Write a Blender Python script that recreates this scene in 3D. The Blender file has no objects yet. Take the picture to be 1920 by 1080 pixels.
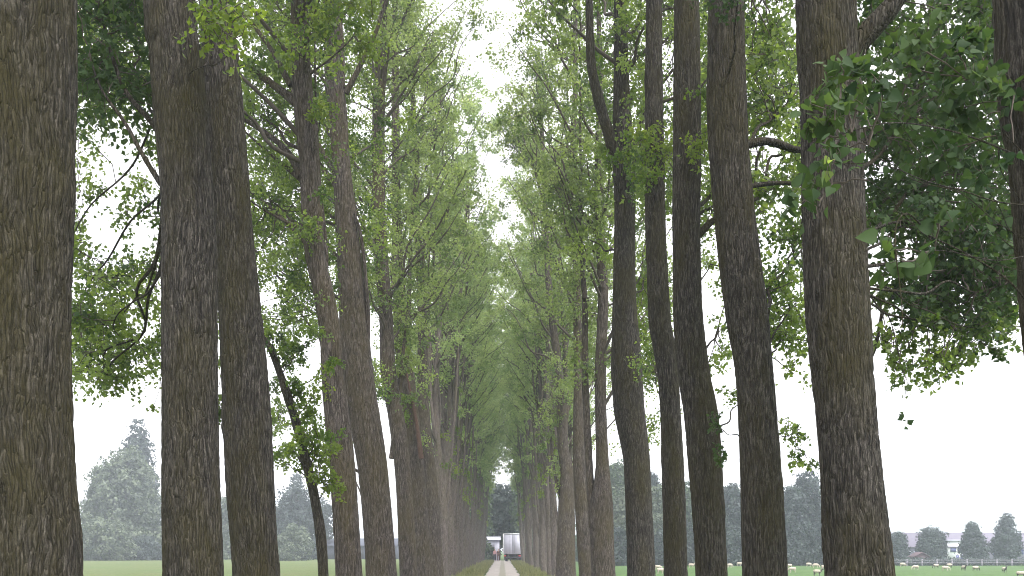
import bpy, bmesh, math, random
import numpy as np
from mathutils import Vector, Matrix

# ------------------------------------------------------------------ camera, world, sun, exposure
scene = bpy.context.scene
COL = scene.collection
F, VX, HY, EYE = 1850.0, 942.0, 1031.0, 1.6        # focal length (px of a 1920 px frame), vanishing point, eye height

cam_d = bpy.data.cameras.new('camera')
cam_d.sensor_width = 36.0
cam_d.lens = F / 1920 * 36
cam_d.shift_x = (960 - VX) / 1920
cam_d.shift_y = (HY - 540) / 1920
cam_d.clip_end = 4000
cam = bpy.data.objects.new('camera', cam_d)
cam.location = (0, 0, EYE)
cam.rotation_euler = (math.radians(90), 0, 0)
COL.objects.link(cam)
scene.camera = cam

SUN_EL, SUN_AZ = math.radians(58), math.radians(150)   # azimuth clockwise from +Y
world = bpy.data.worlds.new('World')
scene.world = world
world.use_nodes = True
wt = world.node_tree
for n in list(wt.nodes):
    wt.nodes.remove(n)
wo = wt.nodes.new('ShaderNodeOutputWorld')
wb = wt.nodes.new('ShaderNodeBackground')
sky = wt.nodes.new('ShaderNodeTexSky')
sky.sky_type = 'NISHITA'
sky.sun_disc = False
sky.sun_elevation = SUN_EL
sky.sun_rotation = SUN_AZ
sky.air_density = 1.0
sky.dust_density = 6.0
sky.ozone_density = 1.0
hs = wt.nodes.new('ShaderNodeHueSaturation')           # the overcast takes the blue out of the sky
hs.inputs['Saturation'].default_value = 0.10
mixs = wt.nodes.new('ShaderNodeMix')
mixs.data_type = 'RGBA'
mixs.inputs[0].default_value = 0.55
mixs.inputs[7].default_value = (8.6, 8.5, 9.0, 1)       # even cloud layer
wt.links.new(sky.outputs[0], hs.inputs['Color'])
wt.links.new(hs.outputs[0], mixs.inputs[6])
wt.links.new(mixs.outputs[2], wb.inputs['Color'])
wb.inputs['Strength'].default_value = 0.13
wt.links.new(wb.outputs[0], wo.inputs[0])

sun_d = bpy.data.lights.new('sun', 'SUN')
sun_d.energy = 1.4
sun_d.angle = math.radians(14)
sun_d.color = (1.0, 0.96, 0.9)
sun = bpy.data.objects.new('sun', sun_d)
sdir = Vector((math.sin(SUN_AZ) * math.cos(SUN_EL), math.cos(SUN_AZ) * math.cos(SUN_EL), math.sin(SUN_EL)))
sun.rotation_euler = sdir.to_track_quat('Z', 'Y').to_euler()
sun.location = (20, -20, 60)
COL.objects.link(sun)

scene.view_settings.view_transform = 'Standard'
scene.view_settings.look = 'None'
scene.view_settings.exposure = 1.45
scene.view_settings.gamma = 1.0
scene.cycles.max_bounces = 7
scene.cycles.diffuse_bounces = 4
scene.cycles.glossy_bounces = 2
scene.cycles.transmission_bounces = 4
scene.cycles.volume_bounces = 1
scene.cycles.transparent_max_bounces = 8
scene.cycles.caustics_reflective = False
scene.cycles.caustics_refractive = False
scene.cycles.filter_width = 1.0
scene.cycles.use_denoising = True
scene.cycles.denoiser = 'OPENIMAGEDENOISE'
scene.cycles.denoising_input_passes = 'RGB_ALBEDO_NORMAL'
scene.cycles.denoising_prefilter = 'ACCURATE'

rng = np.random.default_rng(11)
random.seed(11)


def at(px, py, Y):
    """point of the place seen at photo pixel (px, py) at distance Y along the lane"""
    return np.array([(px - VX) / F * Y, Y, EYE + (HY - py) / F * Y])


# ------------------------------------------------------------------ materials
def nt(name):
    m = bpy.data.materials.new(name)
    m.use_nodes = True
    t = m.node_tree
    for n in list(t.nodes):
        t.nodes.remove(n)
    o = t.nodes.new('ShaderNodeOutputMaterial')
    return m, t, o


def N(t, typ, **kw):
    n = t.nodes.new('ShaderNode' + typ)
    for k, v in kw.items():
        if k.startswith('i_'):
            n.inputs[k[2:].replace('_', ' ')].default_value = v
        else:
            setattr(n, k, v)
    return n


def ramp(t, stops):
    r = t.nodes.new('ShaderNodeValToRGB')
    e = r.color_ramp.elements
    while len(e) > 1:
        e.remove(e[-1])
    e[0].position = stops[0][0]
    e[0].color = (*stops[0][1], 1)
    for p, c in stops[1:]:
        x = e.new(p)
        x.color = (*c, 1)
    return r


def mixc(t, a, b, fac, blend='MIX'):
    m = t.nodes.new('ShaderNodeMix')
    m.data_type = 'RGBA'
    m.blend_type = blend
    for s, v in ((0, fac), (6, a), (7, b)):
        if isinstance(v, (tuple, list)):
            m.inputs[s].default_value = (*v, 1)
        elif isinstance(v, float):
            m.inputs[s].default_value = v
        else:
            t.links.new(v, m.inputs[s])
    return m.outputs[2]


def bark_material(name, dark, mid, light, moss, moss_amt, bump=0.6, scale=1.0):
    m, t, o = nt(name)
    L = t.links
    tc = N(t, 'TexCoord')
    oi = N(t, 'ObjectInfo')
    add = N(t, 'VectorMath', operation='ADD')
    mulr = N(t, 'VectorMath', operation='SCALE')
    L.new(oi.outputs['Random'], mulr.inputs['Scale'])
    mulr.inputs[0].default_value = (37, 19, 53)
    L.new(tc.outputs['Object'], add.inputs[0])
    L.new(mulr.outputs[0], add.inputs[1])
    # warp a little so the furrows wander
    wn = N(t, 'TexNoise', i_Scale=2.2, i_Detail=2.0)
    L.new(add.outputs[0], wn.inputs['Vector'])
    wsc = N(t, 'VectorMath', operation='MULTIPLY_ADD')
    L.new(wn.outputs['Color'], wsc.inputs[0])
    wsc.inputs[1].default_value = (0.12, 0.12, 0.12)
    L.new(add.outputs[0], wsc.inputs[2])
    mp = N(t, 'Mapping')
    mp.inputs['Scale'].default_value = (1, 1, 0.1)
    L.new(wsc.outputs[0], mp.inputs['Vector'])
    vo = N(t, 'TexVoronoi', feature='DISTANCE_TO_EDGE', i_Scale=40.0 * scale)
    L.new(mp.outputs[0], vo.inputs['Vector'])
    n1 = N(t, 'TexNoise', i_Scale=48.0 * scale, i_Detail=8.0, i_Roughness=0.8)
    L.new(mp.outputs[0], n1.inputs['Vector'])
    n2 = N(t, 'TexNoise', i_Scale=1.7, i_Detail=5.0, i_Roughness=0.65)
    mp2 = N(t, 'Mapping')
    mp2.inputs['Scale'].default_value = (1, 1, 0.35)
    L.new(add.outputs[0], mp2.inputs['Vector'])
    L.new(mp2.outputs[0], n2.inputs['Vector'])
    n3 = N(t, 'TexNoise', i_Scale=120.0, i_Detail=4.0, i_Roughness=0.8)
    L.new(tc.outputs['Object'], n3.inputs['Vector'])
    c1 = ramp(t, [(0.38, dark), (0.5, mid), (0.62, light)])
    L.new(n1.outputs[0], c1.inputs[0])
    r2 = ramp(t, [(0.42, (0, 0, 0)), (0.66, (1, 1, 1))])
    L.new(n2.outputs[0], r2.inputs[0])
    mm = N(t, 'Math', operation='MULTIPLY')
    L.new(r2.outputs[0], mm.inputs[0])
    mm.inputs[1].default_value = moss_amt
    col = mixc(t, c1.outputs[0], moss, mm.outputs[0])
    r3 = ramp(t, [(0.3, (0.6, 0.6, 0.6)), (0.7, (1.45, 1.45, 1.45))])
    L.new(n3.outputs[0], r3.inputs[0])
    col = mixc(t, col, r3.outputs[0], 1.0, 'MULTIPLY')
    # height for the bump
    vr = ramp(t, [(0.0, (0, 0, 0)), (0.16, (0.75, 0.75, 0.75)), (0.5, (1, 1, 1))])
    L.new(vo.outputs['Distance'], vr.inputs[0])
    ad = N(t, 'Math', operation='MULTIPLY_ADD')
    L.new(n1.outputs[0], ad.inputs[0])
    ad.inputs[1].default_value = 0.9
    L.new(vr.outputs[0], ad.inputs[2])
    bp = N(t, 'Bump', i_Strength=bump, i_Distance=0.02)
    L.new(ad.outputs[0], bp.inputs['Height'])
    b = N(t, 'BsdfPrincipled', i_Roughness=0.92)
    b.inputs['Specular IOR Level'].default_value = 0.2
    L.new(col, b.inputs['Base Color'])
    L.new(bp.outputs[0], b.inputs['Normal'])
    L.new(b.outputs[0], o.inputs[0])
    return m


def leaf_material(name, c0, c1, t0, t1, tfac=0.45, rough=0.5, spec=0.3):
    m, t, o = nt(name)
    L = t.links
    a = N(t, 'Attribute', attribute_name='rnd')
    rd = ramp(t, [(0.0, c0), (1.0, c1)])
    rt = ramp(t, [(0.0, t0), (1.0, t1)])
    L.new(a.outputs['Fac'], rd.inputs[0])
    L.new(a.outputs['Fac'], rt.inputs[0])
    b = N(t, 'BsdfPrincipled', i_Roughness=rough)
    b.inputs['Specular IOR Level'].default_value = spec
    L.new(rd.outputs[0], b.inputs['Base Color'])
    tr = N(t, 'BsdfTranslucent')
    L.new(rt.outputs[0], tr.inputs['Color'])
    mx = N(t, 'MixShader')
    mx.inputs[0].default_value = tfac
    L.new(b.outputs[0], mx.inputs[1])
    L.new(tr.outputs[0], mx.inputs[2])
    L.new(mx.outputs[0], o.inputs[0])
    return m


def plain(name, col, rough=0.7, var=0.25, scale=6.0, metallic=0.0, bump=0.0, spec=0.3):
    m, t, o = nt(name)
    L = t.links
    tc = N(t, 'TexCoord')
    n = N(t, 'TexNoise', i_Scale=scale, i_Detail=5.0, i_Roughness=0.6)
    L.new(tc.outputs['Object'], n.inputs['Vector'])
    r = ramp(t, [(0.3, tuple(c * (1 - var) for c in col)), (0.7, tuple(min(1, c * (1 + var)) for c in col))])
    L.new(n.outputs[0], r.inputs[0])
    b = N(t, 'BsdfPrincipled', i_Roughness=rough, i_Metallic=metallic)
    b.inputs['Specular IOR Level'].default_value = spec
    L.new(r.outputs[0], b.inputs['Base Color'])
    if bump:
        bp = N(t, 'Bump', i_Strength=bump, i_Distance=0.02)
        L.new(n.outputs[0], bp.inputs['Height'])
        L.new(bp.outputs[0], b.inputs['Normal'])
    L.new(b.outputs[0], o.inputs[0])
    return m


M = {}
M['bark'] = bark_material('poplar_bark', (0.009, 0.008, 0.0065), (0.036, 0.0315, 0.0265), (0.125, 0.112, 0.099),
                          (0.043, 0.037, 0.013), 0.85, 1.0)
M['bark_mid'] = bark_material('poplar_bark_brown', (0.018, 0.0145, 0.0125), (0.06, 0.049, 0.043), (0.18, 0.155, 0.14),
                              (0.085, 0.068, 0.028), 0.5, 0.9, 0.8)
M['bark_far'] = bark_material('poplar_bark_hazed', (0.045, 0.036, 0.033), (0.12, 0.098, 0.09), (0.23, 0.198, 0.185),  # paleness of haze and flare on far trunks, put into the bark colour
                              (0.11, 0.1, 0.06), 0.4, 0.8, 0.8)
M['twig'] = plain('twig_bark', (0.075, 0.062, 0.052), 0.9, 0.35, 30.0)
M['dead'] = plain('dead_branch_bark', (0.075, 0.045, 0.034), 0.9, 0.35, 22.0)
M['leaf'] = leaf_material('poplar_leaf', (0.018, 0.045, 0.012), (0.13, 0.18, 0.05), (0.055, 0.13, 0.015), (0.42, 0.56, 0.09), 0.5, 0.4, 0.45)
M['leaf_dark'] = leaf_material('poplar_leaf_backlit', (0.018, 0.04, 0.016), (0.05, 0.085, 0.03), (0.04, 0.09, 0.02), (0.14, 0.22, 0.04), 0.35, 0.6, 0.18)  # darker copy of the poplar leaf: backlit shade put into the colour
M['leaf_young'] = leaf_material('young_poplar_leaf', (0.04, 0.08, 0.015), (0.11, 0.15, 0.03), (0.12, 0.23, 0.02), (0.34, 0.44, 0.05), 0.48)
M['leaf_mid'] = leaf_material('mid_row_poplar_leaf', (0.03, 0.056, 0.018), (0.2, 0.25, 0.1), (0.09, 0.18, 0.03), (0.55, 0.68, 0.17), 0.5, 0.4, 0.5)  # paler, greyer copy of the poplar leaf for the middle trees
M['leaf_far'] = leaf_material('distant_poplar_leaf', (0.06, 0.1, 0.04), (0.26, 0.32, 0.16), (0.22, 0.38, 0.08), (0.72, 0.84, 0.3), 0.5, 0.4, 0.5)  # leaf colour lifted to brighten the far tunnel, light put into the tint
M['leaf_pale'] = leaf_material('willow_leaf', (0.04, 0.06, 0.042), (0.2, 0.235, 0.16), (0.05, 0.08, 0.04), (0.16, 0.2, 0.1), 0.35, 0.6)
M['leaf_bush'] = leaf_material('hedge_leaf', (0.025, 0.05, 0.03), (0.12, 0.16, 0.085), (0.04, 0.08, 0.035), (0.12, 0.17, 0.07), 0.3, 0.6)
M['leaf_blue'] = leaf_material('hazed_wood_leaf', (0.015, 0.026, 0.026), (0.085, 0.11, 0.1), (0.02, 0.04, 0.03), (0.06, 0.09, 0.06), 0.3, 0.6)  # bluish cast of distant haze put into the leaf colour

# ------------------------------------------------------------------ mesh builder
class MB:
    def __init__(self):
        self.v, self.q, self.t, self.qm, self.tm, self.qr, self.tr, self.n = [], [], [], [], [], [], [], 0

    def add(self, v, q=None, t=None, m=0, r=None):
        v = np.asarray(v, float).reshape(-1, 3)
        if q is not None and len(q):
            q = np.asarray(q, int)
            self.q.append(q + self.n); self.qm.append(np.full(len(q), m)); self.qr.append(np.full(len(q), .5) if r is None else r)
        if t is not None and len(t):
            t = np.asarray(t, int)
            self.t.append(t + self.n); self.tm.append(np.full(len(t), m)); self.tr.append(np.full(len(t), .5) if r is None else r)
        self.v.append(v)
        self.n += len(v)

    def mesh(self, name, mats, origin=(0, 0, 0), smooth=False):
        me = bpy.data.meshes.new(name)
        v = np.concatenate(self.v) - np.asarray(origin, float)
        q = np.concatenate(self.q) if self.q else np.zeros((0, 4), int)
        t = np.concatenate(self.t) if self.t else np.zeros((0, 3), int)
        me.vertices.add(len(v))
        me.vertices.foreach_set('co', v.astype(np.float32).ravel())
        loops = np.concatenate([q.ravel(), t.ravel()]).astype(np.int32)
        me.loops.add(len(loops))
        me.loops.foreach_set('vertex_index', loops)
        nq, ntr = len(q), len(t)
        ls = np.concatenate([np.arange(nq) * 4, nq * 4 + np.arange(ntr) * 3]).astype(np.int32)
        me.polygons.add(nq + ntr)
        me.polygons.foreach_set('loop_start', ls)
        mi = np.concatenate(self.qm + self.tm) if (self.qm or self.tm) else np.zeros(0)
        for m in mats:
            me.materials.append(M[m] if isinstance(m, str) else m)
        me.polygons.foreach_set('material_index', mi.astype(np.int32))
        if smooth:
            me.polygons.foreach_set('use_smooth', np.ones(nq + ntr, bool))
        rr = np.concatenate(self.qr + self.tr).astype(np.float32)
        at_ = me.attributes.new('rnd', 'FLOAT', 'FACE')
        at_.data.foreach_set('value', rr)
        me.update(calc_edges=True)
        return me

    def obj(self, name, mats, parent=None, origin=(0, 0, 0), smooth=False):
        me = self.mesh(name, mats, origin, smooth)
        o = bpy.data.objects.new(name, me)
        COL.objects.link(o)
        if parent is not None:
            o.parent = parent
        else:
            o.location = origin
        return o


def tag(o, label=None, cat=None, group=None, kind=None):
    if label: o['label'] = label
    if cat: o['category'] = cat
    if group: o['group'] = group
    if kind: o['kind'] = kind
    return o


def empty(name, loc, rz=0.0):
    o = bpy.data.objects.new(name, None)
    o.location = loc
    o.rotation_euler = (0, 0, rz)
    o.empty_display_size = 0.3
    COL.objects.link(o)
    return o


def copy_tree(root):
    c = root.copy(); COL.objects.link(c)
    for ch in list(root.children):
        d = ch.copy(); COL.objects.link(d); d.parent = c
        for g in list(ch.children):
            e = g.copy(); COL.objects.link(e); e.parent = d
    return c


def box(mb, x0, x1, y0, y1, z0, z1, m=0):
    v = [(x0, y0, z0), (x1, y0, z0), (x1, y1, z0), (x0, y1, z0), (x0, y0, z1), (x1, y0, z1), (x1, y1, z1), (x0, y1, z1)]
    mb.add(v, [(0, 3, 2, 1), (4, 5, 6, 7), (0, 1, 5, 4), (1, 2, 6, 5), (2, 3, 7, 6), (3, 0, 4, 7)], m=m)


def cyl(mb, c, axis, r, h, n=20, m=0):
    c = np.array(c, float); a = np.array(axis, float); a /= np.linalg.norm(a)
    mb_pts = [c - a * h / 2, c + a * h / 2]
    tube(mb, mb_pts, [r, r], n, m, cap=True)


def frames(P):
    P = np.asarray(P, float)
    T = np.gradient(P, axis=0)
    T /= np.linalg.norm(T, axis=1)[:, None] + 1e-12
    ref = np.array([0.0, 1.0, 0.0]) if abs(T[0][1]) < 0.9 else np.array([1.0, 0, 0])
    U = np.zeros_like(P); V = np.zeros_like(P)
    u = np.cross(ref, T[0]); u /= np.linalg.norm(u)
    for i in range(len(P)):
        u = u - T[i] * np.dot(u, T[i]); u /= np.linalg.norm(u) + 1e-12
        U[i] = u; V[i] = np.cross(T[i], u)
    return U, V


def tube(mb, P, R, n=5, m=0, cap=False):
    P = np.asarray(P, float); R = np.asarray(R, float)
    U, V = frames(P)
    a = np.arange(n) / n * 2 * math.pi
    ring = P[:, None, :] + R[:, None, None] * (np.cos(a)[None, :, None] * U[:, None, :] + np.sin(a)[None, :, None] * V[:, None, :])
    k = len(P)
    i = np.arange(k - 1)[:, None] * n
    j = np.arange(n)[None, :]; j2 = (j + 1) % n
    q = np.stack([i + j, i + j2, i + n + j2, i + n + j], -1).reshape(-1, 4)
    mb.add(ring, q, m=m)
    if cap:
        base = mb.n
        t = []
        v = [P[0], P[-1]]
        s = mb.n - k * n
        mb.add(v)
        # caps refer to ring vertices of the call above
        tt = [(base, s + (b + 1) % n, s + b) for b in range(n)] + [(base + 1, s + (k - 1) * n + b, s + (k - 1) * n + (b + 1) % n) for b in range(n)]
        mb.t.append(np.array(tt)); mb.tm.append(np.full(len(tt), m)); mb.tr.append(np.full(len(tt), .5))


def catmull(P, k):
    """resample the control polyline smoothly with k points per span"""
    P = np.asarray(P, float)
    Q = np.vstack([2 * P[0] - P[1], P, 2 * P[-1] - P[-2]])
    out = []
    for i in range(1, len(Q) - 2):
        p0, p1, p2, p3 = Q[i - 1], Q[i], Q[i + 1], Q[i + 2]
        for s in range(k):
            u = s / k
            out.append(0.5 * ((2 * p1) + (-p0 + p2) * u + (2 * p0 - 5 * p1 + 4 * p2 - p3) * u * u + (-p0 + 3 * p1 - 3 * p2 + p3) * u ** 3))
    out.append(P[-1])
    return np.array(out)


LAT = np.random.default_rng(5).random((512, 512))


def vnoise(u, v, pu=None, seed=0):
    ui = np.floor(u).astype(int); vi = np.floor(v).astype(int)
    fu = u - ui; fv = v - vi
    fu = fu * fu * (3 - 2 * fu); fv = fv * fv * (3 - 2 * fv)
    if pu:
        a, b = ui % pu, (ui + 1) % pu
    else:
        a, b = ui, ui + 1
    g = lambda x, y: LAT[(x + seed * 37) % 512, (y + seed * 91) % 512]
    return (g(a, vi) * (1 - fu) + g(b, vi) * fu) * (1 - fv) + (g(a, vi + 1) * (1 - fu) + g(b, vi + 1) * fu) * fv


def trunk_mesh(mb, P, R, ztop_fine, nring, dz, amp, seed, m=0, flare=True):
    """bark-ridged trunk: P (n,3) centre line upward, R radii; fine rings up to ztop_fine"""
    C = catmull(np.hstack([P, np.asarray(R)[:, None]]), 12)
    z = C[:, 2]
    zs = [z[0]]
    while zs[-1] < z[-1] - 0.01:
        zs.append(zs[-1] + (dz if zs[-1] < ztop_fine else 0.35))
    zs = np.array(zs); zs[-1] = z[-1]
    c = np.stack([np.interp(zs, z, C[:, k]) for k in (0, 1)], 1)
    r = np.maximum(np.interp(zs, z, C[:, 3]), 0.012)
    if flare:
        r = r * (1 + 0.35 * np.exp(-(zs - z[0]) / 0.35))
    th = np.arange(nring) / nring * 2 * math.pi
    TH, Z = np.meshgrid(th, zs)
    RR = np.repeat(r[:, None], nring, 1)
    per = max(8, int(round(2 * math.pi * np.median(r) / 0.05)))
    per2 = per * 2
    rot = 0.06 * np.sin(Z * 0.8 + seed)
    U = (TH / (2 * math.pi) + rot * 0.15) * per
    w = vnoise(U * 0.5, Z * 3.0, None, seed) * 1.2 - 0.6
    w *= np.minimum(1, np.minimum(TH, 2 * math.pi - TH) / 0.4)
    n1 = vnoise(U + w, Z * 2.6, per, seed + 1)
    n2 = vnoise((U + w) * 2, Z * 8.0, per2, seed + 2)
    n3 = vnoise((U) * 4, Z * 26, per * 4, seed + 3)
    f1 = np.clip(np.abs(n1 - 0.5) / 0.16, 0, 1)
    f2 = np.clip(np.abs(n2 - 0.5) / 0.2, 0, 1)
    big = vnoise(TH / (2 * math.pi) * 4, Z * 0.55, 4, seed + 5) - 0.5
    d = amp * 0.8 * (f1 * 0.6 + f2 * 0.6 + n3 * 0.4 - 1.0) + big * RR * 0.13
    RR = RR + d * np.clip(RR / 0.2, 0.15, 1)
    kr = np.random.default_rng(seed + 77)                  # knots, burrs and healed branch scars
    for _ in range(int(kr.integers(7, 12))):
        kz, kt, ks = kr.uniform(1.2, min(zs[-1] * .6, 12)), kr.uniform(0, 2 * math.pi), kr.uniform(.05, .13)
        dth = (TH - kt + math.pi) % (2 * math.pi) - math.pi
        q2 = (dth * RR / ks) ** 2 + ((Z - kz) / (ks * 1.5)) ** 2
        RR = RR + np.minimum(.32, RR / .3) * ks * .6 * (np.exp(-q2) - .75 * np.exp(-q2 * 7))
    X = c[:, 0][:, None] + RR * np.cos(TH)
    Y = c[:, 1][:, None] + RR * np.sin(TH)
    k, n = RR.shape
    i = np.arange(k - 1)[:, None] * n
    j = np.arange(n)[None, :]; j2 = (j + 1) % n
    q = np.stack([i + j, i + j2, i + n + j2, i + n + j], -1).reshape(-1, 4)
    mb.add(np.stack([X, Y, Z], -1), q, m=m)
    return lambda h: np.array([np.interp(h, zs, c[:, 0]), np.interp(h, zs, c[:, 1]), h])


def unit(v):
    return v / (np.linalg.norm(v, axis=-1, keepdims=True) + 1e-9)


def add_leaves(mb, pos, size, m=0, detailed=False, hang=0.5, rg=rng, nrm=None, tone=None):
    """deltoid leaves: pos (n,3), size (n,)"""
    n = len(pos)
    if n == 0:
        return
    d = unit(rg.normal(size=(n, 3)) + np.array([0, 0, -hang]))      # stalk -> tip
    s = unit(np.cross(d, rg.normal(size=(n, 3))))
    if nrm is not None:
        nv = unit(nrm + rg.normal(size=(n, 3)) * .35)
        s = unit(np.cross(nv, rg.normal(size=(n, 3))))
        d = np.cross(s, nv)
    nn = np.cross(d, s)
    size = size[:, None]
    r = rg.random(n)
    if tone is not None:
        r = np.clip(tone * .75 + r * .35 - .05, 0, 1)
    if detailed:
        prof = [(0, 0, 0), (.3, .0, .05), (.47, .22, .1), (.3, .58, .06), (0, 1, -.08), (-.3, .58, .06), (-.47, .22, .1), (-.3, .0, .05), (0, .45, -.02)]
        V = np.stack([pos + size * (a * s + b * d + c * nn) for a, b, c in prof], 1)
        base = np.arange(n)[:, None] * 9
        f = np.array([(8, k, k + 1) for k in range(7)] + [(8, 7, 0)])
        T = (base[:, :, None] + f[None]).reshape(-1, 3)
        mb.add(V, t=T, m=m, r=np.repeat(r, 8))
    else:
        V = np.stack([pos, pos + size * (.46 * s + .3 * d + .1 * nn), pos + size * d, pos + size * (-.46 * s + .3 * d + .1 * nn)], 1)
        base = np.arange(n)[:, None] * 4
        T = np.concatenate([base + [0, 1, 2], base + [0, 2, 3]], 0)
        mb.add(V, t=T, m=m, r=np.concatenate([r, r]))


def cluster(mb, c, R, out, ntw, nlf, ls, lm=0, wm=1, detailed=False, tw=0.006, rg=rng, droop=0.25, flat=0.75):
    """a spray of leafy twigs round c"""
    pos = []
    for _ in range(ntw):
        d = unit(rg.normal(size=3) + 0.5 * out)
        d[2] = d[2] * flat
        p0 = c + rg.normal(size=3) * R * 0.18
        Ln = R * rg.uniform(0.6, 1.25)
        p1 = p0 + d * Ln * 0.5 + np.array([0, 0, 0.04])
        p2 = p0 + d * Ln + np.array([0, 0, -droop * Ln])
        P = np.array([p0, (p0 + p1) / 2 + rg.normal(size=3) * .02, p1, p2])
        if tw > 0:
            tube(mb, P, [tw, tw * .8, tw * .6, tw * .3], 3, wm)
        u = rg.random(nlf) ** 0.8
        pp = np.where(u[:, None] < .5, p0 + (p1 - p0) * (u[:, None] * 2), p1 + (p2 - p1) * (u[:, None] * 2 - 1))
        pos.append(pp + rg.normal(size=(nlf, 3)) * R * 0.13)
    pos = np.concatenate(pos)
    add_leaves(mb, pos, ls * rg.uniform(0.6, 1.2, len(pos)), lm, detailed, rg=rg, tone=rg.random())


def limb_curve(a, b, rise=0.25, wob=0.045, k=7, rg=rng):
    a, b = np.asarray(a, float), np.asarray(b, float)
    L = np.linalg.norm(b - a)
    t = np.linspace(0, 1, k)[:, None]
    P = a + (b - a) * t
    P[:, 2] += (np.sin(t[:, 0] * math.pi) * -rise * L * 0.08)       # leaves the trunk flat, then climbs
    P[1:-1] += rg.normal(size=(k - 2, 3)) * wob * L * 0.35
    return P


class Poplar:
    """one poplar: root empty > trunk, limb..., crown"""
    def __init__(self, X, Y, seed, z0=0.0):
        self.rg = np.random.default_rng(seed)
        self.seed = seed
        self.base = np.array([X, Y, z0])
        self.trunk = MB(); self.crown = MB(); self.limbs = []; self.pts = []

    def set_trunk(self, P, R, fine, nring, dz, amp, fork=()):
        self.f = trunk_mesh(self.trunk, P, R, fine, nring, dz, amp, self.seed)
        self.top = P[-1][2]
        self.P = np.asarray(P); self.R = np.asarray(R)

    def rad(self, h):
        return float(np.interp(h, self.P[:, 2], self.R))

    def add_limb(self, pts, r0, r1=0.012, n=9, separate=True, rough=0.08, mat=0):
        C = catmull(np.asarray(pts, float), 4)
        R = np.linspace(r0, r1, len(C)) * (1 + self.rg.normal(size=len(C)) * rough * .5)
        if separate:
            mb = MB()
            tube(mb, C, R, max(n, 5), 0)
            self.limbs.append((mb, mat))
        else:
            tube(self.crown, C, R, max(4, n - 3), 1)
        self.pts.append(C[2:])
        return C

    def fill(self, clusters, R, ntw, nlf, ls, lm=0, nl=None, detailed=False, rmax=0.05, slope=0.75, separate=True, tw=0.006, start=None, con=0.011):
        """clusters: (n,3) foliage centres; limbs are grown from the trunk to reach them"""
        clusters = np.asarray(clusters, float)
        if len(clusters) == 0:
            return
        rg = self.rg
        if not detailed:
            ls, nlf = ls * .74, int(nlf * 1.9)
        nl = nl or max(1, len(clusters) // 9)
        idx = rg.choice(len(clusters), min(nl, len(clusters)), replace=False)
        mypts = []
        for i in idx:
            c = clusters[i]
            dist = math.hypot(c[0] - self.f(c[2])[0], c[1] - self.f(c[2])[1])
            h0 = max(2.0, c[2] - slope * dist * rg.uniform(0.6, 1.2)) if start is None else start * rg.uniform(.92, 1.08)
            h0 = min(h0, self.top - 1)
            a = self.f(h0)
            C = self.add_limb(limb_curve(a, c, rg=rg), min(rmax, self.rad(h0) * .5) * rg.uniform(.7, 1.1), min(.009, rmax * .35), separate=separate)
            mypts.append(C[4:])
        mypts = np.concatenate(mypts)
        for c in clusters:
            d = np.linalg.norm(mypts - c, axis=1)
            j = int(np.argmin(d))
            if 0.1 < d[j]:
                tube(self.crown, limb_curve(mypts[j], c, .15, .1, 5, rg), np.linspace(con, .005, 5), 4, 1)
            out = unit(c - self.f(c[2]))
            cluster(self.crown, c, R * rg.uniform(.75, 1.25), out, ntw, nlf, ls, lm, 1, detailed, tw, rg)

    def generic(self, side, h_in, h_out, top, reach_in, reach_out, nlimb, ncl, ntw, nlf, ls, R=0.55, lm=0, separate=False, tw=0.006, along=2.2, bent=0.55):
        """limbs all round: side=+1 for the right row (inner side is -x)"""
        rg = self.rg
        for k in range(nlimb):
            az = rg.uniform(0, 2 * math.pi)
            inward = -side * math.cos(az)                       # 1 = over the lane
            w = (inward + 1) / 2
            hb = h_out + (h_in - h_out) * w
            h0 = hb + (top - hb - 1.5) * rg.random() ** 1.05
            reach = (reach_out + (reach_in - reach_out) * w) if abs(inward) > .5 else along
            tf = (h0 - hb) / max(1, top - hb)
            reach *= (1.0 - 0.5 * tf ** 1.8) * rg.uniform(.75, 1.12)
            rise = reach * rg.uniform(bent, bent + .75)
            a = self.f(h0)
            b = a + np.array([math.cos(az) * reach, math.sin(az) * reach, rise])
            C = self.add_limb(limb_curve(a, b, .5, .07, 6, rg), min(.05, self.rad(h0) * .55), .01, 7, separate)
            for q in range(ncl):
                u = rg.uniform(.25, 1.02)
                i = min(len(C) - 1, int(u * (len(C) - 1)))
                c = C[i] + rg.normal(size=3) * np.array([.42, .42, .38]) * (.5 + .5 * u)
                d = np.linalg.norm(c - C[i])
                if d > .25 and tw > 0:
                    tube(self.crown, [C[i], (C[i] + c) / 2 + rg.normal(size=3) * .04, c], [.009, .007, .005], 3, 1)
                cluster(self.crown, c, R * rg.uniform(.7, 1.25), unit(c - a), ntw, nlf, ls, lm, 1, False, tw, rg)

    def build(self, label, group, mats=('leaf', 'twig', 'leaf_young', 'leaf_dark'), bark='bark'):
        root = empty('poplar_tree', tuple(self.base))
        tag(root, label, 'tree', group)
        self.trunk.obj('trunk', [bark], root, self.base, smooth=True)
        if self.crown.n:
            self.crown.obj('crown', list(mats), root, self.base)
        for mb, mat in self.limbs:
            o = mb.obj('limb', ['dead' if mat else bark], root, self.base, smooth=True)
            if mat: o['label'] = 'reddish brown bare broken limb'
        return root


def region(rg, x0, x1, y0, y1, z0, z1, n, keep=None):
    out = []
    while len(out) < n:
        x, y, z = rg.uniform(x0, x1), rg.uniform(y0, y1), rg.uniform(z0, z1)
        if keep is None or keep(x, y):
            out.append(at(x, y, z))
    return out


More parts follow.
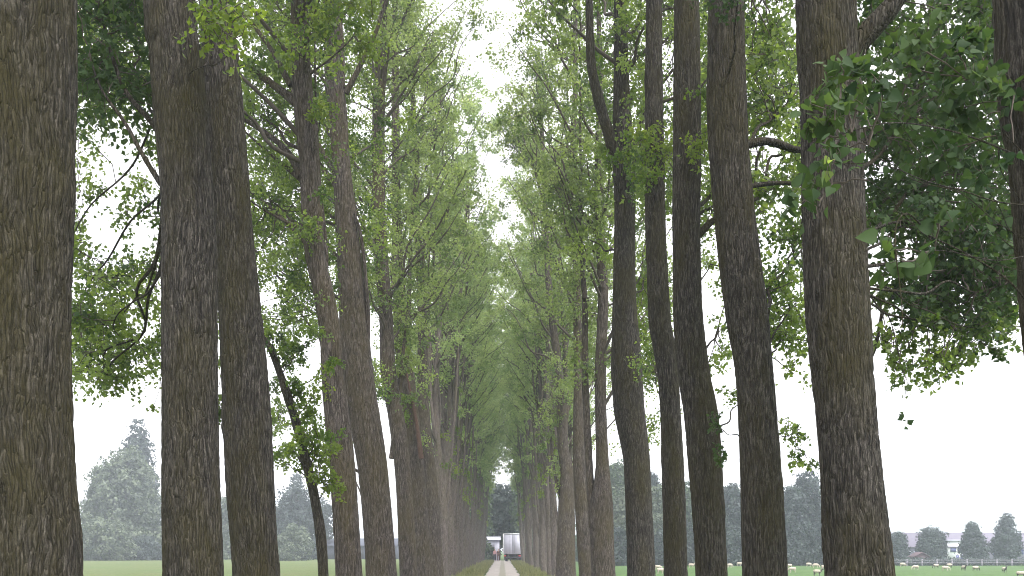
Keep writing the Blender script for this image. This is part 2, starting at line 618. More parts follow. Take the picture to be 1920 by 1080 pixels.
def trunk_from(rows, Y, top=23.0, lean_on=0.4):
    """rows: (py, left px, right px) from the bottom up, at distance Y"""
    P, R = [], []
    for py, l, r in rows:
        P.append(at((l + r) / 2, py, Y)); R.append((r - l) / 2 / F * Y)
    P = np.array(P); R = np.array(R)
    # down to the ground
    g = P[0].copy(); g[2] = -0.15
    g[0] = P[0][0] - (P[1][0] - P[0][0]) / (P[1][2] - P[0][2]) * P[0][2] * .5
    P = np.vstack([g, P]); R = np.concatenate([[R[0] * 1.08], R])
    # on up to the tip
    h, r = P[-1][2], R[-1]
    sl = (P[-1][0] - P[-3][0]) / (P[-1][2] - P[-3][2]) * lean_on
    for k, u in enumerate((.2, .45, .75, 1.0)):
        hh = h + (top - h) * u
        P = np.vstack([P, [P[-1][0] + sl * (hh - P[-1][2]) * (1 - u), Y, hh]])
        R = np.concatenate([R, [max(.015, r * (1 - u * .97))]])
    return P, R


GL, GR = 'poplars of the left row', 'poplars of the right row'

# ================================================================== GROUND
def ground_z(x, y):
    def side(ax, drop):
        u = np.clip((ax - 5.0) / 3.5, 0, 1)
        return -drop * u * u * (3 - 2 * u)
    return np.where(x > 0, side(np.abs(x), 0.7), side(np.abs(x), 0.5))


def grass_material(name, cols, spot, scale=1.0):
    m, t, o = nt(name)
    L = t.links
    tc = N(t, 'TexCoord')
    n1 = N(t, 'TexNoise', i_Scale=0.45 * scale, i_Detail=5.0, i_Roughness=0.6)
    n2 = N(t, 'TexNoise', i_Scale=4.5, i_Detail=6.0, i_Roughness=0.75)
    mp = N(t, 'Mapping'); mp.inputs['Scale'].default_value = (1, .35, 1)
    L.new(tc.outputs['Object'], mp.inputs['Vector'])
    L.new(tc.outputs['Object'], n1.inputs['Vector'])
    L.new(mp.outputs[0], n2.inputs['Vector'])
    r1 = ramp(t, [(0.3, cols[0]), (0.5, cols[1]), (0.7, cols[2])])
    L.new(n1.outputs[0], r1.inputs[0])
    r2 = ramp(t, [(0.3, (0.6, 0.6, 0.6)), (0.7, (1.35, 1.35, 1.35))])
    L.new(n2.outputs[0], r2.inputs[0])
    col = mixc(t, r1.outputs[0], r2.outputs[0], 1.0, 'MULTIPLY')
    # the left field is drier: colour follows the ground's own x position
    sx = N(t, 'SeparateXYZ'); L.new(tc.outputs['Object'], sx.inputs[0])
    mr = N(t, 'MapRange'); mr.inputs['From Min'].default_value = 4; mr.inputs['From Max'].default_value = -8
    L.new(sx.outputs[0], mr.inputs['Value'])
    dry = mixc(t, spot, r2.outputs[0], 1.0, 'MULTIPLY')
    nz = N(t, 'TexNoise', i_Scale=0.35, i_Detail=4.0); L.new(tc.outputs['Object'], nz.inputs['Vector'])
    rz = ramp(t, [(0.35, (0.35, 0.35, 0.35)), (0.65, (1, 1, 1))]); L.new(nz.outputs[0], rz.inputs[0])
    fm = N(t, 'Math', operation='MULTIPLY'); L.new(mr.outputs[0], fm.inputs[0]); L.new(rz.outputs[0], fm.inputs[1])
    col = mixc(t, col, dry, fm.outputs[0])
    b = N(t, 'BsdfPrincipled', i_Roughness=0.95)
    b.inputs['Specular IOR Level'].default_value = 0.1
    bp = N(t, 'Bump', i_Strength=0.7, i_Distance=0.08); L.new(n2.outputs[0], bp.inputs['Height'])
    L.new(col, b.inputs['Base Color']); L.new(bp.outputs[0], b.inputs['Normal'])
    L.new(b.outputs[0], o.inputs[0])
    return m


M['grass'] = grass_material('meadow_grass', [(0.05, 0.095, 0.026), (0.066, 0.12, 0.034), (0.085, 0.14, 0.042)], (0.11, 0.125, 0.05))
xs = np.unique(np.concatenate([np.linspace(-1500, -60, 25), np.linspace(-60, -10, 21), np.linspace(-10, 10, 61), np.linspace(10, 60, 21), np.linspace(60, 1500, 25)]))
ys = np.unique(np.concatenate([np.linspace(-60, 0, 7), np.linspace(0, 260, 105), np.linspace(260, 1500, 20)]))
GX, GY = np.meshgrid(xs, ys)
GZ = ground_z(GX, GY) + (vnoise(GX * .35 + 900, GY * .35 + 900, None, 3) - .5) * .07
GZ = np.where(np.abs(GX) < 1.6, -0.02, GZ)
mb = MB()
k, n = GX.shape
ii = np.arange(k - 1)[:, None] * n; jj = np.arange(n - 1)[None, :]
mb.add(np.stack([GX, GY, GZ], -1), np.stack([ii + jj, ii + jj + 1, ii + n + jj + 1, ii + n + jj], -1).reshape(-1, 4))
tag(mb.obj('ground', ['grass'], smooth=True), kind='structure')


def lane_material():
    m, t, o = nt('sandy_lane')
    L = t.links
    tc = N(t, 'TexCoord')
    n1 = N(t, 'TexNoise', i_Scale=1.3, i_Detail=8.0, i_Roughness=0.7)
    L.new(tc.outputs['Object'], n1.inputs['Vector'])
    r = ramp(t, [(0.3, (0.30, 0.26, 0.235)), (0.55, (0.42, 0.375, 0.345)), (0.75, (0.5, 0.46, 0.43))])
    L.new(n1.outputs[0], r.inputs[0])
    sx = N(t, 'SeparateXYZ'); L.new(tc.outputs['Object'], sx.inputs[0])
    ab = N(t, 'Math', operation='ABSOLUTE'); L.new(sx.outputs[0], ab.inputs[0])
    n2 = N(t, 'TexNoise', i_Scale=0.9, i_Detail=4.0); L.new(tc.outputs['Object'], n2.inputs['Vector'])
    sb = N(t, 'Math', operation='MULTIPLY_ADD'); L.new(n2.outputs[0], sb.inputs[0]); sb.inputs[1].default_value = -0.35
    L.new(ab.outputs[0], sb.inputs[2])
    rr = ramp(t, [(0.0, (0.55, 0.55, 0.55)), (0.08, (0, 0, 0))]); L.new(sb.outputs[0], rr.inputs[0])
    col = mixc(t, r.outputs[0], (0.17, 0.17, 0.09), rr.outputs[0])
    b = N(t, 'BsdfPrincipled', i_Roughness=0.95)
    bp = N(t, 'Bump', i_Strength=0.5, i_Distance=0.03); L.new(n1.outputs[0], bp.inputs['Height'])
    L.new(col, b.inputs['Base Color']); L.new(bp.outputs[0], b.inputs['Normal'])
    L.new(b.outputs[0], o.inputs[0])
    return m


M['lane'] = lane_material()
mb = MB()
ly = np.linspace(-40, 133, 240)
wl = -1.08 + (vnoise(ly * .8, ly * 0, None, 9) - .5) * .22
wr = 1.08 + (vnoise(ly * .8, ly * 0, None, 12) - .5) * .22
V = []
for y, a, b_ in zip(ly, wl, wr):
    for u in (0, .25, .5, .75, 1):
        x = a + (b_ - a) * u
        V.append((x, y, 0.012 + (0.02 if u == .5 else 0) - (0.008 if u in (0, 1) else 0)))
n = 5; k = len(ly)
ii = np.arange(k - 1)[:, None] * n; jj = np.arange(n - 1)[None, :]
mb.add(V, np.stack([ii + jj, ii + jj + 1, ii + n + jj + 1, ii + n + jj], -1).reshape(-1, 4))
tag(mb.obj('lane', ['lane'], smooth=True), kind='structure')
# the yard the lane ends in
mb = MB(); V = []
for i in range(25):
    for j in range(9):
        a = i / 24; V.append((-9 + 18 * a, 132.5 + 14 * j / 8 + (vnoise(np.array(a * 9.), np.array(j * .7), None, 4) - .5) * (1.2 if j in (0, 8) else 0), 0.022))
mb.add(V, [(i * 9 + j, (i + 1) * 9 + j, (i + 1) * 9 + j + 1, i * 9 + j + 1) for i in range(24) for j in range(8)])
tag(mb.obj('path', ['lane']), kind='structure')

# tall grass along both verges
M['blade'] = leaf_material('verge_grass', (0.09, 0.11, 0.04), (0.26, 0.24, 0.1), (0.14, 0.17, 0.05), (0.32, 0.31, 0.12), 0.35, 0.7)
mb = MB()
nb = 26000
gy = 8 + 125 * rng.random(nb) ** 0.8
sgn = rng.choice([-1, 1], nb)
gx = sgn * (1.15 + 2.9 * rng.random(nb) ** 1.3)
hh = rng.uniform(.08, .3, nb) * (1 + .6 * vnoise(gy * .5, gx * .5 + 50, None, 2))
ang = rng.uniform(0, math.pi, nb); ww = rng.uniform(.012, .03, nb)
bend = rng.normal(size=(nb, 2)) * .07
g0 = np.stack([gx - np.cos(ang) * ww, gy - np.sin(ang) * ww, np.full(nb, -.03)], 1)
g1 = np.stack([gx + np.cos(ang) * ww, gy + np.sin(ang) * ww, np.full(nb, -.03)], 1)
g2 = np.stack([gx + bend[:, 0], gy + bend[:, 1], hh], 1)
mb.add(np.stack([g0, g1, g2], 1), t=np.arange(nb * 3).reshape(-1, 3), r=rng.random(nb))
tag(mb.obj('verge_grass', ['blade']), 'tufty yellow green grass along both edges of the sandy lane', 'grass', kind='stuff')

# ================================================================== NEAR POPLARS (left row)
NF = 110

# L1
T = Poplar(-3.0, 6.3, 101)
P, R = trunk_from([(1080, -28, 150), (950, -30, 143), (800, -33, 133), (600, -44, 124), (450, -44, 127), (300, -42, 132), (0, -45, 135)], 6.3)
T.set_trunk(P, R, 5.4, 260, .013, .016)
T.generic(-1, 13, 9, 22, 2.4, 3.5, 16, 6, 5, 10, .13, separate=False, tw=0)
T.build('huge rough barked poplar trunk cut off by the left edge of the photo', GL)

# L2
T = Poplar(-3.0, 9.6, 102)
P, R = trunk_from([(1080, 310, 418), (900, 308, 411), (700, 307, 409), (500, 306, 409), (400, 307, 404), (300, 300, 396), (200, 290, 388), (100, 282, 378), (0, 270, 362)], 9.6)
T.set_trunk(P, R, 7.6, 190, .018, .014)
rg = T.rg
T.fill(region(rg, 375, 440, -80, 110, 8.7, 9.4, 10), .3, 4, 9, .085, 2, nl=2, separate=True, rmax=.009, slope=-.1, con=.005)
T.fill(region(rg, 135, 300, -150, 190, 9.5, 12, 26), .5, 6, 15, .1, 3, nl=4, separate=True, rmax=.035, start=4.9)
hole = lambda x, y: not (175 < x < 300 and 190 < y < 480) or rg.random() < .13
T.fill(region(rg, 120, 315, -60, 690, 12.0, 15.5, 100, hole), .48, 6, 15, .092, 0, nl=12, rmax=.02, slope=-.12, con=.006)
T.fill(region(rg, 125, 255, 640, 745, 13, 14.5, 8), .36, 5, 12, .085, 0, nl=2, rmax=.025, start=5.6)
T.fill([at(285, 770, 13.5)], .16, 2, 6, .08, 0, nl=1, rmax=.008, start=5.4)
T.generic(-1, 14, 9.5, 22, 2.4, 3.4, 14, 6, 5, 10, .13, tw=0)
T.build('thick olive brown poplar, the left one of the overlapping pair', GL)

# L3
T = Poplar(-3.0, 11.8, 103)
P, R = trunk_from([(1080, 440, 522), (900, 426, 512), (800, 421, 507), (700, 416, 499), (600, 411, 490), (500, 405, 480), (400, 400, 471), (300, 390, 464), (200, 383, 456), (100, 380, 447), (0, 378, 437)], 11.8)
T.set_trunk(P, R, 9.0, 160, .02, .013)
rg = T.rg
T.fill(region(rg, 372, 402, -40, 260, 12.2, 13.0, 11), .28, 5, 11, .085, 0, nl=2, rmax=.02)
T.fill(region(rg, 400, 424, 430, 860, 11.9, 12.6, 7), .22, 4, 9, .08, 0, nl=2, rmax=.012, con=.005)
T.generic(-1, 14, 11, 23, 2.4, 3.4, 14, 6, 5, 10, .13, tw=0)
T.build('thick poplar right behind the olive brown one, the right one of the overlapping pair', GL)

# sapling leaning between L3 and L4
T = Poplar(-3.0, 16.5, 104)
P, R = trunk_from([(1080, 597, 616), (1000, 591, 611), (950, 584, 602), (900, 574, 592), (850, 561, 578), (780, 543, 559), (700, 518, 532), (650, 499, 511), (560, 458, 467)], 16.5, top=7.6, lean_on=.8)
T.set_trunk(P, R, 5.5, 60, .04, .006)
rg = T.rg
for (x, y, n_, m_) in ((585, 880, 5, 2), (560, 860, 3, 0), (600, 840, 4, 2), (575, 800, 5, 2), (590, 760, 4, 2), (540, 880, 2, 0), (610, 900, 2, 2), (560, 720, 3, 2), (600, 700, 3, 2), (530, 660, 4, 0), (560, 640, 4, 0), (520, 620, 3, 0), (590, 650, 2, 0)):
    T.fill(region(rg, x - 22, x + 22, y - 24, y + 24, 16.0, 17.0, n_), .22, 5, 12, .085, m_, nl=1, rmax=.014, tw=.004, con=.007)
T.build('thin leaning young poplar with bright yellow green tufts, between thick trunks', GL)

# L4
T = Poplar(-3.0, 19.3, 105)
P, R = trunk_from([(1080, 629, 680), (900, 619, 668), (780, 608, 655), (700, 602, 643), (620, 598, 638), (540, 586, 624), (480, 573, 610), (400, 566, 604), (300, 561, 598), (200, 551, 588), (100, 546, 580), (0, 546, 576)], 19.3)
T.set_trunk(P, R, 13.5, 110, .03, .012)
rg = T.rg
for pts, r0 in (([(566, 200), (520, 165), (450, 118), (380, 100)], .10), ([(566, 330), (530, 275), (455, 222), (400, 200)], .085), ([(575, 345), (520, 300), (456, 244)], .06),
                ([(545, 160), (500, 80), (440, 5), (400, -60)], .06), ([(585, 470), (540, 420), (470, 360), (400, 330)], .045),
                ([(606, 600), (612, 480), (598, 330), (592, 180), (590, 60)], .05)):
    P3 = [at(x, y, 19.3 + i * .25) for i, (x, y) in enumerate(pts)]
    T.add_limb(P3, r0, r0 * .3, 12)
    if r0 > .04:
        T.pts.append(np.array(P3))
T.fill(region(rg, 440, 610, -100, 600, 19.3, 23, 135), .5, 6, 15, .1, 0, nl=6, rmax=.045)
T.fill(region(rg, 540, 700, -80, 110, 17.6, 19, 22), .42, 6, 14, .1, 2, nl=3, rmax=.03)
T.fill(region(rg, 560, 605, 165, 250, 18.3, 18.8, 4), .3, 5, 12, .09, 2, nl=1, rmax=.02)
T.fill(region(rg, 560, 600, 360, 460, 18.4, 18.9, 5), .3, 5, 12, .09, 0, nl=1, rmax=.02)
T.generic(-1, 13, 8, 23, 2.3, 3.6, 22, 6, 5, 12, .13, tw=0)
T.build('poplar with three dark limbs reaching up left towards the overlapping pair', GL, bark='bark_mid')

# L5
T = Poplar(-3.0, 24.4, 106)
P, R = trunk_from([(1080, 686, 743), (900, 672, 728), (780, 652, 713), (700, 640, 701), (600, 638, 690), (500, 633, 679), (400, 628, 668), (300, 622, 656), (200, 613, 650), (130, 608, 640), (0, 606, 630)], 24.4, top=24)
T.set_trunk(P, R, 16.0, 110, .035, .014)
rg = T.rg
for pts, r0 in (([(648, 175), (672, 130), (705, 60), (722, 5), (740, -60)], .075), ([(640, 165), (640, 90), (636, 10), (640, -80)], .1), ([(632, 350), (600, 310), (560, 260), (500, 220)], .08),
                ([(640, 500), (610, 450), (570, 400)], .07), ([(680, 720), (690, 600), (678, 450), (664, 400)], .075), ([(630, 330), (560, 200), (500, 60)], .07)):
    T.add_limb([at(x, y, 24.4 + i * .25 * (1 if x < 660 else -.3)) for i, (x, y) in enumerate(pts)], r0, r0 * .35, 12)
T.fill(region(rg, 500, 720, -100, 860, 25.5, 29, 90, lambda x, y: (y < 560) or x < 640 and rg.random() < .4 or rg.random() < .25), .55, 6, 14, .11, 0, nl=6, rmax=.045)
T.generic(-1, 12, 6, 24, 2.5, 4.0, 34, 6, 6, 19, .09, tw=.004)
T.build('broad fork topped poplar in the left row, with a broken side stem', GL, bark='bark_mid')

# L6, L7, L8
def mid_tree(Y, rows, seed, side, label, extra=(), dead=None, nl=34, h_in=9.0, r_in=2.6, h_out=5.0, top=24, young=(), over=None):
    T = Poplar(side * 3.0, Y, seed)
    P, R = trunk_from(rows, Y, top=top)
    T.set_trunk(P, R, 18.0, 80, .05, .012)
    for pts, r0 in extra:
        T.add_limb([at(x, y, Y + i * .2) for i, (x, y) in enumerate(pts)], r0, r0 * .4, 10)
    if dead:
        T.add_limb([at(x, y, Y - .5) for (x, y) in dead], .09, .03, 9, mat=1)
    for pts, r0 in extra:
        q = catmull([at(x, y, Y + i * .2) for i, (x, y) in enumerate(pts)], 4)
        for c in q[len(q) // 3:]:
            for _ in range(3):
                cluster(T.crown, c + T.rg.normal(size=3) * .4, .45, unit(T.rg.normal(size=3)), 5, 16, .09, 0, 1, False, .005, T.rg)
    T.generic(side, h_in, h_out, top, r_in, 4.0, nl, 8, 6, 17, .085, tw=.006, bent=1.0)
    if over:
        T.fill(region(T.rg, *over), .5, 6, 10, .1, 0, nl=4, rmax=.03, con=.007, slope=1.1)
    for (x0, x1, y0, y1, n_) in young:
        T.fill(region(T.rg, x0, x1, y0, y1, Y - .8, Y - .4, n_), .3, 5, 12, .1, 2, nl=1, rmax=.02)
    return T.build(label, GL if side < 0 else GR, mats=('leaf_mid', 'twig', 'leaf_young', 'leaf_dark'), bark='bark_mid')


mid_tree(30.8, [(1080, 750, 783), (900, 742, 772), (780, 728, 757), (700, 714, 743), (600, 711, 736), (400, 698, 722), (200, 698, 722), (100, 704, 724), (0, 712, 727)], 107, -1,
         'straight slender poplar with a tall bare stem right of the forked left one',
         over=(835, 935, -120, 50, 29, 32, 12), extra=(([(735, 860), (752, 700), (760, 620)], .1), ([(710, 330), (722, 150), (740, 20)], .06)))
mid_tree(35.6, [(1080, 778, 812), (900, 768, 797), (780, 752, 785), (700, 745, 776), (600, 738, 764), (400, 735, 752), (200, 734, 749), (0, 735, 745)], 108, -1,
         'poplar with leafy shoots on its trunk and a reddish dead limb', dead=[(790, 860), (782, 800), (772, 745), (762, 700)],
         young=((742, 764, 645, 700, 5), (752, 780, 740, 790, 3)), extra=(([(765, 640), (772, 420), (790, 250), (812, 60)], .08),))
mid_tree(40.0, [(1080, 800, 832), (900, 795, 820), (780, 783, 806), (600, 783, 800), (400, 776, 788), (200, 770, 780), (0, 762, 770)], 109, -1,
         'poplar with a few curved leaders, hazy foot, just left of the far trunks',
         extra=(([(792, 640), (802, 590), (812, 500), (820, 300)], .07), ([(790, 560), (800, 400), (828, 180), (860, 60)], .06)))

# ================================================================== NEAR POPLARS (right row)
# R0
T = Poplar(3.1, 5.3, 201)
P, R = trunk_from([(1080, 1975, 2150), (800, 1950, 2122), (540, 1920, 2090), (300, 1900, 2068), (0, 1868, 2035)], 5.3)
T.set_trunk(P, R, 4.9, 160, .02, .014)
rg = T.rg
T.add_limb([at(1960, 620, 5.2), at(1900, 535, 4.9), at(1820, 480, 4.7), at(1740, 440, 4.5), at(1690, 400, 4.4)], .006, .002, 8)
T.add_limb([at(1930, 300, 5.2), at(1800, 250, 4.7), at(1680, 230, 4.3), at(1580, 250, 4.05)], .005, .002, 8)
T.add_limb([at(1742, 438, 4.5), at(1700, 400, 4.3), at(1678, 440, 4.2), at(1690, 560, 4.15), at(1692, 610, 4.1)], .004, .002, 5)
T.fill(region(rg, 1530, 1660, 130, 400, 3.9, 4.4, 12), .14, 4, 6, .055, 3, nl=2, detailed=True, rmax=.0035, tw=.0025, start=3.0, con=.003)
T.fill(region(rg, 1640, 1900, 60, 420, 4.7, 5.3, 16), .18, 5, 9, .055, 3, nl=4, detailed=True, rmax=.004, tw=.002, start=3.0, con=.003)
T.fill([at(1672, 468, 4.2), at(1690, 490, 4.2), at(1700, 510, 4.2), at(1745, 470, 4.4), at(1760, 420, 4.4)], .09, 2, 3, .085, 3, nl=1, detailed=True, rmax=.004, tw=.002, start=3.2, con=.003)
T.fill([at(1560, 305, 3.9), at(1548, 335, 3.9)], .04, 1, 2, .055, 0, nl=1, detailed=True, rmax=.004, tw=.002, start=3.3, con=.0025)
T.generic(1, 13, 7, 21, 2.4, 3.4, 14, 6, 5, 10, .13, tw=0)
T.build('poplar at the top right corner, only a sliver of its trunk showing', GR)

# R1
T = Poplar(3.0, 8.3, 202)
P, R = trunk_from([(1080, 1547, 1675), (950, 1541, 1660), (800, 1532, 1642), (600, 1512, 1626), (400, 1505, 1617), (200, 1503, 1613), (0, 1494, 1602)], 8.3)
T.set_trunk(P, R, 6.8, 220, .016, .016)
rg = T.rg
T.add_limb([at(1570, 140, 8.35), at(1620, 70, 8.3), at(1665, 20, 8.25), at(1710, -30, 8.2), at(1800, -80, 8.1)], .1, .06, 16)
T.fill(region(rg, 1615, 1910, -60, 430, 8.6, 12, 108), .42, 6, 13, .088, 3, nl=7, rmax=.03)
T.fill(region(rg, 1670, 1910, 400, 610, 8.8, 11, 74), .36, 5, 12, .085, 3, nl=4, rmax=.02, start=4.0)
T.fill(region(rg, 1650, 1720, 500, 720, 8.8, 9.8, 10, lambda x, y: abs((y - 600) - (x - 1650) * 1.3) < 50), .2, 4, 9, .07, 0, nl=2, rmax=.012, start=4.0, con=.005)
T.fill(region(rg, 1700, 1890, 590, 690, 8.8, 9.8, 22), .2, 4, 10, .07, 0, nl=3, rmax=.012, start=4.0, con=.005)
tube(T.crown, [at(1712, 670, 9.2), at(1706, 720, 9.2), at(1690, 790, 9.2)], [.002, .0015, .001], 3, 1)
cluster(T.crown, at(1690, 782, 9.2), .1, np.array([0, 0, -1.]), 2, 5, .06, 3, 1, False, .0012, rg)
T.generic(1, 13, 8.5, 21, 2.4, 3.4, 14, 6, 5, 10, .13, tw=0)
T.build('thickest right hand poplar in front, with a stout limb bent up right at the top', GR)

# R2
T = Poplar(3.0, 11.3, 203)
P, R = trunk_from([(1080, 1394, 1476), (950, 1391, 1470), (860, 1388, 1463), (700, 1378, 1449), (600, 1361, 1440), (500, 1348, 1426), (400, 1338, 1413), (300, 1330, 1404), (200, 1326, 1400), (100, 1328, 1397), (0, 1330, 1395)], 11.3)
T.set_trunk(P, R, 8.4, 160, .02, .013)
rg = T.rg
T.add_limb([at(1385, 275, 11.4), at(1440, 265, 11.6), at(1510, 282, 11.9), at(1600, 250, 12.2)], .055, .03, 10)
T.add_limb([at(1400, 350, 11.4), at(1460, 343, 11.7), at(1520, 348, 12.0)], .03, .02, 10)
T.fill(region(rg, 1395, 1520, -80, 600, 12.0, 15, 74), .45, 6, 14, .09, 0, nl=7, rmax=.03)
T.fill(region(rg, 1410, 1520, 560, 715, 12.2, 14.0, 17), .33, 5, 11, .085, 0, nl=3, rmax=.02)
T.fill(region(rg, 1455, 1525, 800, 880, 12.2, 12.8, 5), .2, 4, 9, .075, 0, nl=1, rmax=.01, start=2.9, con=.005)
T.fill(region(rg, 1335, 1372, 770, 865, 12.2, 12.8, 4), .18, 3, 7, .075, 3, nl=1, rmax=.01, start=3.0, con=.005)
T.fill(region(rg, 1330, 1390, -60, 40, 10.4, 10.8, 5), .25, 4, 8, .08, 3, nl=1, rmax=.015)
T.generic(1, 14, 10, 22, 2.4, 3.4, 14, 6, 5, 10, .13, tw=0)
T.build('curved dark poplar next left of the thickest right hand trunk', GR)

# R3
T = Poplar(3.0, 14.2, 204)
P, R = trunk_from([(1080, 1304, 1364), (950, 1297, 1358), (860, 1290, 1352), (780, 1284, 1345), (700, 1272, 1330), (600, 1262, 1319), (500, 1261, 1315), (400, 1260, 1312), (300, 1261, 1312), (200, 1262, 1312), (0, 1264, 1310)], 14.2)
T.set_trunk(P, R, 10.2, 130, .024, .012)
rg = T.rg
T.add_limb([at(1310, 440, 14.2), at(1335, 415, 14.2), at(1360, 400, 14.3), at(1420, 350, 14.6)], .055, .03, 9)
T.fill(region(rg, 1308, 1400, -60, 440, 14.6, 18, 48), .45, 6, 14, .09, 0, nl=5, rmax=.03)
T.fill(region(rg, 1320, 1400, 440, 760, 14.6, 16.5, 11), .28, 4, 10, .085, 0, nl=3, rmax=.018)
T.fill(region(rg, 1268, 1312, 150, 290, 13.5, 13.9, 5), .2, 4, 8, .075, 2, nl=1, rmax=.01, con=.005)
T.generic(1, 14, 10, 23, 2.4, 3.4, 14, 6, 5, 10, .13, tw=0)
T.build('dark bowed poplar touching its thinner left neighbour halfway up', GR)

# R4
T = Poplar(3.0, 17.1, 205)
P, R = trunk_from([(1080, 1245, 1289), (950, 1242, 1286), (860, 1240, 1282), (780, 1238, 1277), (700, 1232, 1272), (640, 1222, 1264), (600, 1216, 1258), (500, 1213, 1252), (400, 1210, 1248), (300, 1209, 1246), (200, 1209, 1243), (0, 1212, 1241)], 17.1)
T.set_trunk(P, R, 12.0, 110, .028, .011)
rg = T.rg
T.fill(region(rg, 1185, 1330, -60, 400, 17.6, 21, 48), .48, 6, 14, .1, 0, nl=6, rmax=.035)
T.fill(region(rg, 1190, 1260, 240, 340, 16.4, 16.8, 9), .3, 5, 11, .09, 2, nl=2, rmax=.02)
T.fill(region(rg, 1190, 1290, 500, 800, 18, 20, 9), .35, 5, 11, .09, 0, nl=2, rmax=.02)
T.generic(1, 14, 9, 23, 2.4, 3.4, 18, 6, 5, 10, .13, tw=0)
T.build('thinner poplar crooked at mid height, its crown tangled with the bowed one', GR)

# R5
T = Poplar(3.0, 21.4, 206)
P, R = trunk_from([(1080, 1175, 1228), (950, 1172, 1222), (860, 1168, 1218), (780, 1152, 1210), (700, 1145, 1206), (640, 1146, 1201), (560, 1148, 1193), (400, 1152, 1190), (300, 1149, 1192), (240, 1150, 1186), (150, 1151, 1180), (0, 1152, 1174)], 21.4)
T.set_trunk(P, R, 14.5, 110, .032, .012)
rg = T.rg
T.add_limb([at(1158, 300, 21.4), at(1145, 262, 21.3), at(1126, 200, 21.2), at(1110, 130, 21.1), at(1106, 60, 21.1), at(1104, -40, 21.1)], .15, .07, 16)
T.add_limb([at(1180, 70, 21.4), at(1195, 45, 21.5), at(1212, 25, 21.5), at(1240, 0, 21.6)], .055, .03, 9)
T.add_limb([at(1180, 300, 21.4), at(1202, 230, 21.4), at(1225, 180, 21.5), at(1262, 130, 21.6)], .06, .03, 9)
T.fill(region(rg, 1100, 1230, -60, 500, 22.5, 26, 46), .5, 6, 14, .11, 0, nl=5, rmax=.035)
T.fill(region(rg, 1140, 1240, 250, 300, 20.4, 20.8, 9), .3, 5, 12, .1, 2, nl=2, rmax=.02)
T.fill(region(rg, 1190, 1240, 500, 830, 23, 28, 30), .5, 6, 14, .11, 2, nl=4, rmax=.035)
T.generic(1, 12, 6.5, 24, 2.4, 3.8, 28, 6, 6, 19, .09, tw=.004)
T.build('poplar with a large limb curving off left high up, leafy tuft at its fork', GR)

mid_tree(29.2, [(1080, 1110, 1154), (960, 1106, 1150), (860, 1117, 1141), (700, 1115, 1136), (560, 1121, 1140), (400, 1115, 1133), (300, 1115, 1128), (150, 1119, 1130), (0, 1118, 1126)], 207, 1,
         'poplar of two stems joining low down, right of the narrow sky slit',
         over=(925, 1010, -120, 100, 28, 31, 13), extra=(([(1112, 990), (1104, 860), (1097, 700), (1096, 560), (1084, 400), (1078, 300)], .13), ([(1096, 560), (1090, 440), (1088, 200)], .08)))
mid_tree(35.6, [(1080, 1086, 1112), (960, 1078, 1106), (860, 1074, 1098), (700, 1076, 1092), (560, 1074, 1089), (400, 1072, 1088), (330, 1066, 1081), (200, 1073, 1082), (0, 1075, 1083)], 208, 1,
         'straight poplar hugging the left side of the two stemmed one')
mid_tree(44.5, [(1080, 1042, 1078), (900, 1050, 1076), (840, 1046, 1066), (700, 1040, 1056), (560, 1025, 1037), (400, 1018, 1027), (250, 1012, 1020), (100, 1005, 1012)], 209, 1,
         'poplar with a forked trunk low down, left of the narrow sky slit',
         extra=(([(1056, 860), (1062, 740), (1058, 640), (1052, 540)], .16), ([(1030, 560), (1034, 420), (1028, 200)], .06), ([(1056, 960), (1036, 860), (1030, 760)], .1)))

# ================================================================== THE REST OF BOTH ROWS: copies of a few poplars
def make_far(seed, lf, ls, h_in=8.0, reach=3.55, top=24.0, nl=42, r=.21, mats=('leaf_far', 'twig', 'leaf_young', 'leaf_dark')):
    """a right-row poplar at the origin; the lane is on its -x side"""
    T = Poplar(0, 0, seed)
    rg = T.rg
    zs_ = [-.15, 1, 3, 5, 7, 9, 11, 13, 15, 18, 21, top]
    x = 0; P = []; R = []
    for z in zs_:
        x += rg.normal() * .09
        P.append((x, rg.normal() * .06, z)); R.append(max(.015, r * (1 - .97 * (max(z, 0) / top) ** 1.25)))
    T.set_trunk(np.array(P), np.array(R), 12, 40, .12, .014)
    # a second leader or two
    for _ in range(9):
        h0 = rg.uniform(2.5, 12); s = rg.choice([-1, 1])
        a = T.f(h0)
        q = [a, a + [s * .22, rg.normal() * .2, .9], a + [s * .38 + rg.normal() * .1, rg.normal() * .2, 2.5], a + [s * .5 + rg.normal() * .2, rg.normal() * .3, 5.5], a + [s * .8, 0, 9]]
        C = catmull(q, 4)
        tube(T.trunk, C, np.linspace(T.rad(h0) * .55, .035, len(C)), 10, 0)
    for _ in range(3):
        h_ = rg.uniform(4.5, 10)
        cluster(T.crown, T.f(h_) + np.array([-.35, rg.normal() * .2, 0]), .4, np.array([-1., 0, 0]), 5, 14, .1, 2, 1, False, .005, rg)
    T.generic(1, h_in, 5.5, top, reach, 3.9, nl, 7, lf[0], lf[1], ls, R=.55, tw=.007, along=1.7, bent=.8)
    return T


